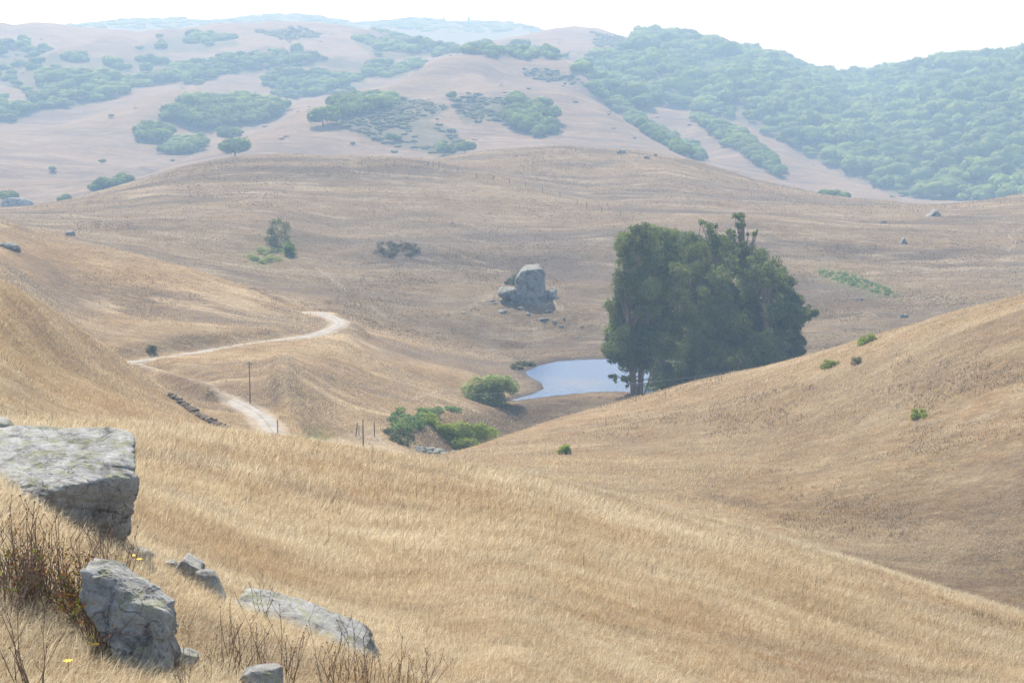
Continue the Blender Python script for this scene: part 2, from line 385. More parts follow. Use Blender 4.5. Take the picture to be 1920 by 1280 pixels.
    K([(0, 335, 960), (270, 331, 960), (350, 298, 1000), (440, 263, 1050), (560, 214, 1110), (640, 200, 1120), (760, 200, 1140), (900, 165, 1220), (960, 153, 1250), (1050, 158, 1240), (1130, 193, 1200), (1210, 250, 1130), (1300, 300, 1060), (1400, 332, 1010), (1520, 366, 960), (1700, 385, 920), (1920, 385, 920)], 8)
    D([(0, 0, 1000), (270, 6, 1010), (440, 18, 1100), (560, 12, 1150), (640, -2, 1150), (900, -2, 1240), (960, 4, 1290), (1050, 8, 1290), (1130, 25, 1260), (1300, 30, 1130), (1520, 8, 1000), (1700, 0, 960), (1920, 0, 960)], 10)
    K([(0, 300, 1050), (270, 310, 1050), (440, 262, 1160), (560, 208, 1200), (640, 186, 1220), (700, 168, 1260), (760, 146, 1300), (820, 114, 1370), (880, 104, 1400), (950, 100, 1420), (1020, 104, 1410), (1060, 113, 1390), (1100, 143, 1340), (1140, 205, 1310), (1270, 285, 1190), (1400, 330, 1100), (1520, 362, 1040), (1700, 382, 990), (1920, 384, 990)], 8)
    D([(0, -14, 1100), (270, -14, 1110), (440, -8, 1220), (560, -3, 1270), (700, 6, 1330), (820, 10, 1430), (950, 14, 1500), (1060, 14, 1450), (1140, 4, 1350), (1400, -6, 1150), (1700, -2, 1050), (1920, -4, 1050)], 10)
    K([(0, 240, 1250), (100, 228, 1260), (200, 205, 1290), (280, 176, 1330), (335, 163, 1360), (400, 172, 1380), (500, 188, 1380), (600, 188, 1390), (700, 172, 1400), (820, 118, 1480), (950, 108, 1560), (1060, 120, 1500), (1160, 178, 1420), (1230, 205, 1400), (1275, 212, 1390), (1340, 226, 1360), (1400, 243, 1330), (1450, 265, 1300), (1500, 297, 1260), (1560, 329, 1220), (1620, 350, 1190), (1700, 378, 1150), (1780, 384, 1130), (1920, 384, 1130)], 8)
    D([(0, 10, 1320), (200, 10, 1370), (335, 8, 1430), (500, 2, 1440), (700, 4, 1450), (820, 4, 1540), (950, 8, 1650), (1060, 4, 1580), (1275, 8, 1460), (1450, 16, 1370), (1600, 22, 1270), (1700, 10, 1210), (1920, 0, 1180)], 10)
    # wooded slopes behind
    K([(0, 180, 1500), (200, 160, 1550), (350, 140, 1600), (500, 150, 1580), (650, 135, 1620), (760, 115, 1650), (850, 98, 1750), (960, 88, 1800), (1060, 88, 1780), (1150, 130, 1650), (1280, 175, 1560), (1400, 200, 1500), (1500, 235, 1460), (1600, 285, 1400), (1700, 335, 1330), (1780, 350, 1290), (1850, 320, 1320), (1920, 290, 1350)], 16)
    K([(0, 90, 1850), (200, 85, 1850), (400, 75, 1900), (560, 70, 1900), (650, 85, 1850), (720, 92, 1850), (850, 88, 1900), (960, 76, 1950), (1100, 75, 1950), (1200, 95, 1850), (1300, 110, 1800), (1400, 130, 1750), (1500, 160, 1720), (1580, 190, 1750), (1650, 210, 1700), (1720, 215, 1600), (1800, 190, 1600), (1920, 165, 1620)], 16)
    K([(0, 48, 2150), (100, 47, 2150), (200, 56, 2150), (260, 62, 2150), (330, 55, 2150), (400, 47, 2180), (500, 42, 2200), (600, 46, 2180), (660, 52, 2160), (720, 66, 2120), (780, 78, 2100), (850, 84, 2100), (900, 80, 2120), (960, 66, 2160), (1010, 55, 2200), (1060, 50, 2220), (1120, 52, 2220), (1170, 68, 2180), (1210, 71, 2180), (1260, 70, 2200), (1300, 76, 2180), (1360, 92, 2160), (1420, 110, 2140), (1500, 132, 2100), (1580, 150, 2080), (1640, 149, 2080), (1700, 135, 2080), (1800, 117, 2050), (1920, 112, 2000)], 7)
    D([(0, 30, 2700), (1920, 30, 2700)], 20)
    K([(0, 60, 3500), (80, 52, 3500), (180, 44, 3500), (270, 38, 3500), (340, 40, 3500), (400, 40, 3500), (460, 34, 3550), (520, 29, 3550), (580, 32, 3550), (640, 43, 3500), (665, 47, 3500), (720, 40, 3500), (780, 39, 3500), (860, 44, 3500), (900, 44, 3500), (950, 43, 3500), (990, 52, 3480), (1040, 64, 3450), (1120, 110, 3400), (1200, 165, 3400), (1920, 200, 3400)], 6)
    D([(0, 200, 5000), (1920, 200, 5000)], 20)
    D([(0, 60, 9000), (1920, 60, 9000)], 20)
    return R

in_frame = np.linspace(math.radians(-20.5), math.radians(20.5), 760)
out_r = math.radians(20.5) + np.cumsum(np.linspace(0.0011, 0.10, 55)); out_r = out_r[out_r < math.pi]
TH = np.concatenate([-out_r[::-1], in_frame, out_r])
TH = np.concatenate([[-math.pi], TH, [math.pi]])
LR = np.concatenate([np.log(np.linspace(0.3, 3.0, 14))[:-1], np.arange(math.log(3.0), math.log(500), 0.0065), np.arange(math.log(500), math.log(9000), 0.0055)])
RR = np.exp(LR)

def build_terrain():
    fine_u = np.arange(-60, 1981, 4.0)
    kx, ky = [], []
    for x in (0.3, 2.0, 4.0, 6.0):                      # the knoll the camera stands on
        kx.append(np.full(len(TH), math.log(x))); ky.append(np.full(len(TH), -(1.55 / x + 0.17)))
    prev_v = None
    for typ, pts, s in rows():
        p = np.array(pts, float)
        v = np.interp(fine_u, p[:, 0], p[:, 1]); lr = np.interp(fine_u, p[:, 0], np.log(p[:, 2]))
        ker = np.exp(-0.5 * (np.arange(-12, 13) * 4.0 / s) ** 2); ker /= ker.sum()
        v = np.convolve(np.pad(v, 12, mode='edge'), ker, 'valid'); lr = np.convolve(np.pad(lr, 12, mode='edge'), ker, 'valid')
        if typ == 'd': v = prev_v + v
        prev_v = v
        th, t = px_polar(fine_u, v)
        kx.append(np.interp(TH, th, lr)); ky.append(np.interp(TH, th, t))
    X = np.array(kx); Y = np.array(ky)
    w = smooth(np.abs(TH), math.radians(40), math.pi)
    for A in (X, Y):
        mean = 0.5 * (A[:, :1] + A[:, -1:])
        A[:] = A * (1 - w) + mean * w
    for i in range(1, len(X)): X[i] = np.maximum(X[i], X[i - 1] + 0.004)
    h = np.diff(X, axis=0); d = np.diff(Y, axis=0) / h
    m = np.zeros_like(Y)
    w1 = 2 * h[1:] + h[:-1]; w2 = h[1:] + 2 * h[:-1]
    ok = d[:-1] * d[1:] > 0
    with np.errstate(all='ignore'):
        mm = (w1 + w2) / (w1 / d[:-1] + w2 / d[1:])
    m[1:-1] = np.where(ok, mm, 0); m[0] = d[0]; m[-1] = d[-1]
    T = np.zeros((len(LR), len(TH)))
    L = LR[:, None]
    T[:] = Y[0][None]
    for i in range(len(X) - 1):
        s_ = (L - X[i]) / h[i]
        msk = (s_ >= 0) & (s_ <= 1)
        s1 = np.clip(s_, 0, 1); s2 = s1 * s1; s3 = s2 * s1
        val = (2 * s3 - 3 * s2 + 1) * Y[i] + (s3 - 2 * s2 + s1) * h[i] * m[i] + (-2 * s3 + 3 * s2) * Y[i + 1] + (s3 - s2) * h[i] * m[i + 1]
        T = np.where(msk, val, T)
    T = np.where(L > X[-1], Y[-1][None], T)
    return T * RR[:, None], X
Z, KX = build_terrain()
GX = RR[:, None] * np.sin(TH)[None]; GY = RR[:, None] * np.cos(TH)[None]
R2 = np.broadcast_to(RR[:, None], Z.shape)
# natural unevenness, larger with distance
Z = Z + 0.05 * fbm(GX, GY, 2.6, 3, 1) * smooth(R2, 4, 12) * (1 - smooth(R2, 90, 130))
Z = Z + 0.22 * fbm(GX, GY, 14, 3, 2) * smooth(R2, 10, 40)
Z = Z + 0.7 * fbm(GX, GY, 38, 4, 3, 0.55) * smooth(R2, 110, 180)
Z = Z + 1.6 * fbm(GX, GY, 90, 4, 4, 0.55) * smooth(R2, 360, 520)
rid = 1 - np.abs(fbm(GX * 1.0, GY * 0.45, 150, 4, 5))
Z = Z + 8.0 * (rid - 0.8) * smooth(R2, 850, 1200)
Z = Z + 5.0 * fbm(GX, GY, 60, 3, 6) * smooth(R2, 1350, 1700)
Z = Z + 20.0 * ((1 - np.abs(fbm(GX * 1.2, GY * 0.5, 170, 3, 8))) - 0.8) * smooth(R2, 1380, 1550) * (1 - smooth(R2, 1900, 2080))

for mu, mv, mr, mh, mw in ((765, 478, 430, 3.2, 13), (1050, 470, 445, 2.2, 15), (560, 340, 600, 3.5, 40), (1240, 470, 470, 2.0, 20), (880, 600, 365, 0.9, 8), (1060, 596, 372, 1.6, 9), (400, 470, 455, 2.5, 25), (1500, 450, 500, 2.5, 26), (990, 575, 383, 1.2, 9)):
    th0, _ = px_polar(mu, mv); mx, my = mr * math.sin(th0), mr * math.cos(th0)
    a_, b_ = int(np.searchsorted(RR, mr - 3 * mw)), int(np.searchsorted(RR, mr + 3 * mw))
    dd = ((GX[a_:b_] - mx) / 1.3) ** 2 + (GY[a_:b_] - my) ** 2
    Z[a_:b_] += mh * np.exp(-(dd / (mw * mw)) ** 1.5)

def cell(x, y):
    th = np.arctan2(x, y); lr = np.log(np.maximum(np.hypot(x, y), 0.31))
    j = np.clip(np.searchsorted(TH, th) - 1, 0, len(TH) - 2); i = np.clip(np.searchsorted(LR, lr) - 1, 0, len(LR) - 2)
    fj = (th - TH[j]) / (TH[j + 1] - TH[j]); fi = np.clip((lr - LR[i]) / (LR[i + 1] - LR[i]), 0, 1)
    return i, j, fi, fj
def gz(x, y):
    i, j, fi, fj = cell(np.asarray(x, float), np.asarray(y, float))
    return (Z[i, j] * (1 - fi) + Z[i + 1, j] * fi) * (1 - fj) + (Z[i, j + 1] * (1 - fi) + Z[i + 1, j + 1] * fi) * fj
def hit(u, v, rmin=6.0):
    """the first ground point seen at a photo pixel beyond rmin"""
    th, t = px_polar(u, v)
    j = int(np.clip(np.searchsorted(TH, th) - 1, 0, len(TH) - 2)); fj = (th - TH[j]) / (TH[j + 1] - TH[j])
    col = (Z[:, j] * (1 - fj) + Z[:, j + 1] * fj) / RR
    i0 = int(np.searchsorted(RR, rmin))
    k = np.nonzero(col[i0:] >= t)[0]
    if len(k) == 0: k = [np.argmax(col[i0:])]
    i = i0 + int(k[0])
    if i > i0 and col[i] > col[i - 1]:
        f = (t - col[i - 1]) / (col[i] - col[i - 1]); r = math.exp(LR[i - 1] + min(max(f, 0), 1) * (LR[i] - LR[i - 1]))
    else: r = RR[i]
    x, y = r * math.sin(th), r * math.cos(th)
    return Vector((x, y, float(gz(x, y))))
def at_z(u, v, z):
    th, t = px_polar(u, v); r = z / t
    return np.array([r * math.sin(th), r * math.cos(th), z])
def at_r(u, v, r):
    th, t = px_polar(u, v)
    return Vector((r * math.sin(th), r * math.cos(th), r * t))

# pond basin
POND_Z = -52.0
pond_px = [(952, 752), (1000, 739), (1022, 729), (1016, 716), (994, 706), (986, 697), (1010, 686), (1050, 677), (1110, 673.5), (1180, 673), (1260, 676), (1330, 684), (1370, 700), (1365, 722), (1300, 738), (1230, 737), (1150, 733), (1090, 736), (1040, 741)]
pond_xy = np.array([at_z(u, v, POND_Z)[:2] for u, v in pond_px])
def dist_to_path(x, y, P, closed=False):
    best = np.full(np.shape(x), 1e9); bz = np.zeros(np.shape(x))
    n = len(P)
    for i in range(n if closed else n - 1):
        a = P[i]; b = P[(i + 1) % n]
        dx, dy = b[0] - a[0], b[1] - a[1]
        s = np.clip(((x - a[0]) * dx + (y - a[1]) * dy) / (dx * dx + dy * dy + 1e-9), 0, 1)
        d = np.hypot(x - a[0] - s * dx, y - a[1] - s * dy)
        if len(a) > 2: bz = np.where(d < best, a[2] + s * (b[2] - a[2]), bz)
        best = np.minimum(best, d)
    return best, bz
SUB = (slice(int(np.searchsorted(RR, 150)), int(np.searchsorted(RR, 420))), slice(None))
sx, sy = GX[SUB], GY[SUB]
pd, _ = dist_to_path(sx, sy, pond_xy, True)
inside = in_poly(sx, sy, [tuple(p) for p in pond_xy])
sd_ = np.where(inside, -pd, pd)
zs = Z[SUB].copy()
bank = POND_Z + 0.45 * smooth(sd_, -1.0, 1.2) + 0.25 * smooth(sd_, 1, 6) - 0.25 - 0.5 * smooth(-sd_, 0, 5)
zs = np.where(sd_ < 14, bank + (zs - bank) * smooth(sd_, 2.0, 14.0), zs)
Z[SUB] = zs
MUD = np.zeros_like(Z); MUD[SUB] = (1 - smooth(sd_ + 1.2 * fbm(sx, sy, 3.0, 3, 9), 1.0, 2.8)) * 0.95
# road
ROAD_Z = -42.0
road_px = [(600, 870), (560, 846), (524, 826), (506, 803), (493, 785), (470, 768), (445, 755), (418, 745), (385, 734), (345, 722), (300, 710), (262, 700), (232, 692), (222, 686), (238, 681), (280, 675), (317, 670), (383, 659), (456, 648), (529, 637), (583, 629), (614, 620), (633, 611), (636, 604), (626, 597), (609, 590), (596, 586)]
rp = np.array([at_z(u, v, ROAD_Z) for u, v in road_px])
rp = np.vstack([rp, rp[-1] + [-9, 7, -1.0], rp[-1] + [-30, 20, -3.0]])
rp = np.vstack([rp[0] + [8, -3, -1.5], rp])
def catmull(P, step=0.8):
    out = []
    for i in range(len(P) - 1):
        p0, p1, p2, p3 = P[max(i - 1, 0)], P[i], P[i + 1], P[min(i + 2, len(P) - 1)]
        n = max(2, int(np.linalg.norm(p2 - p1) / step))
        for k in range(n):
            t = k / n
            out.append(0.5 * ((2 * p1) + (-p0 + p2) * t + (2 * p0 - 5 * p1 + 4 * p2 - p3) * t * t + (-p0 + 3 * p1 - 3 * p2 + p3) * t ** 3))
    out.append(P[-1])
    return np.array(out)
ROAD = catmull(rp)
rdd, rdz = dist_to_path(sx, sy, ROAD[::3])
zs = Z[SUB].copy()
wr = 1 - smooth(rdd, 2.3, 6.5)
Z[SUB] = zs * (1 - wr) + (rdz - 0.10) * wr
berm = np.array([at_z(u, v, ROAD_Z)[:2] for u, v in [(250, 704), (272, 709), (305, 719), (345, 731), (385, 743), (398, 748)]])
bd, _ = dist_to_path(sx, sy, berm)
Z[SUB] += 2.1 * np.exp(-(bd / 1.9) ** 2)

# ground cover masks, by place on the hillsides
PU, PV = to_px(GX, GY, Z)
SCRUB = np.zeros_like(Z); GREEN = np.zeros_like(Z); PALE = np.zeros_like(Z); DARK = np.zeros_like(Z)
wob = 10 * fbm(GX, GY, 30, 3, 21) ; wob2 = 3 * fbm(GX, GY, 6, 3, 22)
def mask_poly(M, poly, rmin, rmax, wu=1.0, val=1.0):
    m = in_poly(PU + wu * wob, PV + 0.5 * wu * wob, poly) & (R2 > rmin) & (R2 < rmax)
    M[m] = np.maximum(M[m], val)
FOREST_RIGHT = [(1075, 118), (1130, 108), (1190, 90), (1200, 50), (1920, 80), (1990, 80), (1990, 375), (1790, 382), (1700, 370), (1600, 334), (1500, 284), (1400, 232), (1285, 206), (1240, 196), (1205, 215), (1130, 180)]
WOOD = [
    ([(-40, 112), (0, 88), (50, 80), (70, 100), (140, 104), (230, 110), (320, 120), (325, 148), (250, 170), (180, 192), (100, 210), (60, 208), (40, 170), (0, 160), (-40, 160)], 'left'),
    ([(240, 145), (320, 128), (420, 112), (530, 92), (580, 105), (580, 125), (500, 135), (420, 142), (370, 158), (300, 155)], 'mid'),
    ([(560, 112), (600, 110), (700, 122), (785, 126), (755, 142), (700, 150), (690, 135), (640, 130)], 'midright'),
    ([(490, 150), (540, 142), (640, 135), (680, 145), (690, 160), (640, 178), (590, 180), (560, 188), (520, 180)], 'midlow'),
    ([(-40, 180), (10, 190), (60, 215), (40, 228), (-40, 232)], 'leftlow'),
    ([(250, 95), (300, 72), (380, 66), (440, 72), (450, 85), (380, 98), (300, 100)], 'up'),
    ([(660, 75), (720, 68), (800, 85), (870, 100), (820, 108), (700, 108)], 'saddle'),
    ([(860, 98), (940, 92), (1010, 98), (1070, 105), (1060, 112), (900, 104)], 'saddle2'),
]
GROVES = [
    ('in the wide grove in the far hollow', [(305, 226), (325, 208), (365, 192), (420, 190), (480, 196), (522, 206), (528, 216), (500, 228), (440, 236), (428, 244), (380, 244), (325, 234)], 1.0),
    ('in the round clump left of the far hollow', [(252, 254), (268, 244), (300, 243), (318, 252), (322, 262), (303, 272), (272, 268), (256, 262)], 0.85),
    ('in the clump at the foot of the far hollow', [(328, 268), (345, 262), (374, 266), (380, 278), (360, 288), (325, 292), (306, 288)], 0.65),
    ('in the grove on the left flank of the central far hill', [(625, 205), (660, 192), (720, 182), (735, 200), (700, 215), (650, 225)], 0.8),
    ('in the dense grove on the central far hill face', [(955, 200), (975, 192), (1010, 205), (1035, 225), (1038, 250), (1015, 262), (985, 255), (955, 225)], 0.9),
    ('along the spur right of the central far hill', [(1300, 222), (1340, 232), (1400, 258), (1440, 292), (1468, 325), (1460, 332), (1420, 308), (1370, 275), (1320, 242)], 0.62),
    ('in the gully right of the central far hill', [(1095, 160), (1130, 165), (1210, 232), (1265, 262), (1310, 288), (1318, 302), (1280, 292), (1210, 252), (1150, 205)], 0.7),
    ('low on the far left slope', [(168, 354), (190, 350), (240, 344), (252, 347), (212, 357), (178, 364)], 0.5),
]
SCRUBP = [
    [(628, 205), (740, 180), (800, 190), (845, 200), (800, 225), (850, 245), (885, 280), (830, 292), (760, 280), (690, 260), (630, 235)],
    [(850, 185), (900, 178), (960, 190), (1000, 230), (1030, 258), (980, 250), (930, 225), (870, 235), (850, 210)],
    [(975, 130), (1020, 126), (1080, 145), (1110, 165), (1060, 158), (1000, 150)],
    [(480, 60), (560, 50), (600, 65), (540, 78)], [(1110, 62), (1190, 75), (1180, 92), (1120, 90)],
]
mask_poly(SCRUB, FOREST_RIGHT, 1150, 2400)
for p, _ in WOOD: mask_poly(SCRUB, p, 1200, 2400, 0.8)
for p in SCRUBP: mask_poly(SCRUB, p, 880, 2300, 0.8, 0.9)
for _, p, _s in GROVES: mask_poly(SCRUB, p, 850, 1700, 0.4, 0.8)
mask_poly(SCRUB, [(-500, 0), (2500, 0), (2500, 130), (-500, 130)], 2900, 4200, 0, 0.9)
mask_poly(GREEN, [(1525, 500), (1560, 505), (1620, 525), (1690, 552), (1670, 558), (1600, 540), (1540, 518)], 380, 600, 0.15)
mask_poly(GREEN, [(455, 480), (500, 455), (545, 452), (555, 470), (520, 490), (475, 498)], 380, 600, 0.5, 0.8)
mask_poly(GREEN, [(560, 815), (600, 808), (635, 820), (620, 835), (570, 832)], 185, 240, 0.2, 0.9)
mask_poly(DARK, [(695, 455), (730, 445), (780, 452), (820, 465), (810, 480), (740, 482), (700, 475)], 400, 560, 0.3, 0.9)
mask_poly(DARK, [(990, 452), (1050, 440), (1105, 455), (1100, 475), (1040, 478), (1000, 468)], 400, 560, 0.3, 0.55)
mask_poly(DARK, [(640, 655), (800, 655), (880, 668), (960, 682), (985, 690), (970, 697), (900, 687), (800, 671), (640, 662)], 285, 350, 0.1, 1.0)
mask_poly(DARK, [(985, 690), (1010, 680), (1100, 665), (1200, 660), (1300, 660), (1300, 668), (1150, 672), (1030, 682)], 310, 350, 0.1, 0.7)
mask_poly(DARK, [(975, 700), (1000, 696), (1035, 725), (1000, 745), (940, 735), (960, 715)], 240, 330, 0.1, 0.8)
mask_poly(DARK, [(860, 420), (960, 425), (1040, 455), (1000, 470), (920, 445)], 400, 560, 0.8, 0.7)
mask_poly(DARK, [(590, 620), (800, 660), (790, 680), (640, 650)], 290, 340, 0.6, 0.4)
mask_poly(DARK, [(10, 700), (45, 710), (95, 760), (80, 770), (30, 735)], 130, 200, 0.3, 0.5)
mask_poly(DARK, [(0, 505), (60, 520), (210, 560), (200, 600), (120, 600), (60, 555), (0, 530)], 200, 350, 0.9, 0.5)
mask_poly(DARK, [(240, 655), (340, 640), (520, 625), (600, 615), (560, 630), (340, 662), (260, 674)], 250, 300, 0.3, 0.6)
PALE[SUB] = (1 - smooth(rdd + 0.8 * fbm(sx, sy, 2.2, 2, 14), 1.4, 2.6)) * 0.75
mask_poly(PALE, [(640, 845), (600, 830), (690, 800), (740, 835), (760, 850)], 185, 240, 0.2, 0.7)
mask_poly(PALE, [(935, 556), (1000, 562), (1050, 570), (1060, 580), (990, 568), (930, 560)], 370, 400, 0.1, 0.8)

def path_mask(M, pts, width, val, rmin):
    P = np.array([list(hit(u, v, rmin))[:2] for u, v in pts])
    lo = np.hypot(P[:, 0], P[:, 1]).min() * 0.93; hi = np.hypot(P[:, 0], P[:, 1]).max() * 1.07
    a, b = int(np.searchsorted(RR, lo)), int(np.searchsorted(RR, hi))
    d, _ = dist_to_path(GX[a:b], GY[a:b], P)
    d = d + 0.5 * width * fbm(GX[a:b], GY[a:b], 4.0 * width, 3, 33)
    M[a:b] = np.maximum(M[a:b], val * (1 - smooth(d, width * 0.5, width)))
path_mask(PALE, [(905, 766), (940, 752), (965, 745)], 0.5, 0.0, 220)
path_mask(PALE, [(775, 748), (810, 736), (868, 728), (872, 718)], 0.3, 0.6, 220)
path_mask(PALE, [(640, 772), (680, 765), (720, 766), (740, 780)], 0.4, 0.4, 200)
path_mask(PALE, [(920, 556), (880, 575), (890, 590), (960, 600), (1040, 612)], 0.5, 0.3, 360)
path_mask(PALE, [(1075, 625), (1090, 600), (1120, 575)], 0.5, 0.3, 350)
path_mask(PALE, [(1890, 470), (1905, 455), (1890, 440), (1920, 425)], 0.6, 0.4, 420)
path_mask(PALE, [(590, 500), (620, 520), (650, 545)], 0.6, 0.4, 360)
path_mask(DARK, [(700, 715), (740, 720), (790, 708), (850, 698), (900, 702)], 0.9, 0.8, 230)
path_mask(DARK, [(1700, 510), (1760, 500), (1830, 492), (1920, 470)], 1.2, 0.6, 420)
path_mask(DARK, [(1640, 545), (1700, 562), (1750, 578)], 1.5, 0.6, 400)
path_mask(DARK, [(820, 300), (812, 115), (780, 150), (745, 165)], 0.5, 0.0, 1000)
path_mask(DARK, [(818, 115), (795, 135), (770, 155), (735, 168)], 2.5, 0.9, 1150)
path_mask(DARK, [(360, 298), (320, 315), (285, 330)], 3.0, 0.5, 900)

def blur(M, k=3, passes=2):
    for _ in range(passes):
        for ax in (0, 1):
            M = sum(np.roll(M, q, ax) for q in range(-k, k + 1)) / (2 * k + 1)
    return M
GOLD = np.zeros_like(Z)
mask_poly(GOLD, [(-900, 300), (0, 395), (460, 520), (640, 600), (990, 690), (970, 760), (700, 900), (-900, 900)], 150, 356, 0.3)
GOLD = blur(GOLD, 6); DARK = blur(DARK); GREEN = blur(GREEN, 2)

# split in three sheets along hidden hollows
def sheet(name, i_lo, i_hi, m):
    """faces whose ring row lies between index arrays (per column)"""
    nr, nt_ = Z.shape
    ii = np.arange(nr - 1)[:, None]; jj = np.arange(nt_ - 1)[None]
    keep = (ii >= i_lo[None, :-1]) & (ii < i_hi[None, :-1])
    a = ii * nt_ + jj
    f = np.stack([a, a + 1, a + nt_ + 1, a + nt_], -1)[keep]
    f = f[:, ::-1]
    used = np.unique(f); remap = np.full(nr * nt_, -1, np.int64); remap[used] = np.arange(len(used))
    V = np.stack([GX, GY, Z], -1).reshape(-1, 3)[used]
    me = np_mesh(name, V, remap[f], [m], True, {'scrub': SCRUB.ravel()[used], 'green': GREEN.ravel()[used], 'mud': MUD.ravel()[used], 'pale': PALE.ravel()[used], 'dark': DARK.ravel()[used], 'gold': GOLD.ravel()[used]})
    o = obj(name, me, kind='structure')
    return o
DI = [4 + i for i, q in enumerate(rows()) if q[0] == 'd']
dipA = np.array([np.searchsorted(LR, x) for x in KX[DI[1]]])
dipE = np.array([np.searchsorted(LR, x) for x in KX[DI[5]]])
zero = np.zeros(len(TH), int); full = np.full(len(TH), 10 ** 6)
sheet('ground', zero, dipA, M_GROUND)
jlo, jhi = int(np.searchsorted(TH, px_polar(430, 800)[0])), int(np.searchsorted(TH, px_polar(838, 850)[0]))
dipC = np.array([np.searchsorted(LR, x) for x in KX[DI[2]]]); dipC[jlo:jhi] = dipA[jlo:jhi]
sheet('hillside', dipA, dipC, M_SIDE)
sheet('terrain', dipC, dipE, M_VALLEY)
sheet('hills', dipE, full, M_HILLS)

# road sheet
def road_mesh():
    P = ROAD; n = len(P); W = 1.3
    d = np.gradient(P[:, :2], axis=0); d /= np.linalg.norm(d, axis=1)[:, None] + 1e-9
    nrm = np.stack([-d[:, 1], d[:, 0]], 1)
    V = []; OF = []; offs = np.linspace(-1, 1, 7)
    for i in range(n):
        for o_ in offs:
            w = W * o_ * (1 + 0.16 * math.sin(i * 0.23 + 2 * o_) * abs(o_) + 0.10 * math.sin(i * 0.71 - o_) * abs(o_)); OF.append(abs(o_))
            crown = 0.05 * (1 - o_ * o_) - (0.12 if abs(o_) > 0.99 else 0)
            V.append((P[i, 0] + nrm[i, 0] * w, P[i, 1] + nrm[i, 1] * w, P[i, 2] + 0.03 + crown))
    f = [(i * 7 + k, i * 7 + k + 1, (i + 1) * 7 + k + 1, (i + 1) * 7 + k) for i in range(n - 1) for k in range(6)]
    return np_mesh('road', V, f, [M_ROAD], True, {'off': OF})
obj('road', road_mesh(), kind='structure')

# pond water
def pond():
    m, nt = mat('pond_water')
    pos = N(nt, 'ShaderNodeNewGeometry').outputs['Position']
    h = noise(nt, N(nt, 'ShaderNodeMapping', {'Vector': pos, 'Scale': (0.7, 2.2, 1)}).outputs[0], 2.5, 4, 0.6)
    shoal = mapr(nt, noise(nt, pos, 0.07, 3, 0.5), 0.50, 0.75, 0.0, 0.5)
    bs = N(nt, 'ShaderNodeBsdfPrincipled', {'Base Color': mix(nt, shoal, (0.05, 0.10, 0.20), (0.20, 0.17, 0.13)), 'Roughness': 0.08, 'IOR': 1.33, 'Specular IOR Level': 0.4})
    bp = N(nt, 'ShaderNodeBump', {'Height': h, 'Strength': 0.5, 'Distance': 0.08})
    nt.links.new(bp.outputs[0], bs.inputs['Normal'])
    N(nt, 'ShaderNodeOutputMaterial', {0: bs.outputs[0]})
    c = pond_xy.mean(0)
    P = c + (pond_xy - c) * 1.08
    V = [(c[0], c[1], POND_Z)] + [(x, y, POND_Z) for x, y in P]
    n = len(P)
    f = [(0, 1 + i, 1 + (i + 1) % n) for i in range(n)]
    obj('water', np_mesh('water', V, f, [m]), kind='structure')
pond()

# ------------------------------------------------------------------ grass
def scatter(n, rlo, rhi, weight=None, mask=None, thmax=math.radians(23), floor=0.12):
    i0, i1 = int(np.searchsorted(RR, rlo)), int(np.searchsorted(RR, rhi))
    j0, j1 = int(np.searchsorted(TH, -thmax)), int(np.searchsorted(TH, thmax))
    x, y, z = GX[i0:i1, j0:j1], GY[i0:i1, j0:j1], Z[i0:i1, j0:j1]
    r = R2[i0:i1, j0:j1]
    dr = np.gradient(RR)[i0:i1, None]; dth = np.gradient(TH)[None, j0:j1]
    dzdr = np.gradient(z, axis=0) / dr
    t = z / r
    facing = np.clip((dzdr - t), floor, None)                    # how much the slope turns to the eye
    w = dr * dth * r * (facing / (r * r) if weight is None else weight(r, facing))
    if mask is not None: w = w * mask[i0:i1, j0:j1]
    cw = np.cumsum(w.ravel()); k = np.searchsorted(cw, RNG.random(n) * cw[-1])
    k = np.clip(k, 0, w.size - 1)
    ii, jj = np.unravel_index(k, w.shape)
    lr = LR[i0 + ii] + (RNG.random(n) - 0.5) * (LR[np.minimum(i0 + ii + 1, len(LR) - 1)] - LR[i0 + ii])
    th = TH[j0 + jj] + (RNG.random(n) - 0.5) * (TH[j0 + jj + 1] - TH[j0 + jj])
    rr = np.exp(lr); X = rr * np.sin(th); Y = rr * np.cos(th)
    return X, Y, gz(X, Y), rr
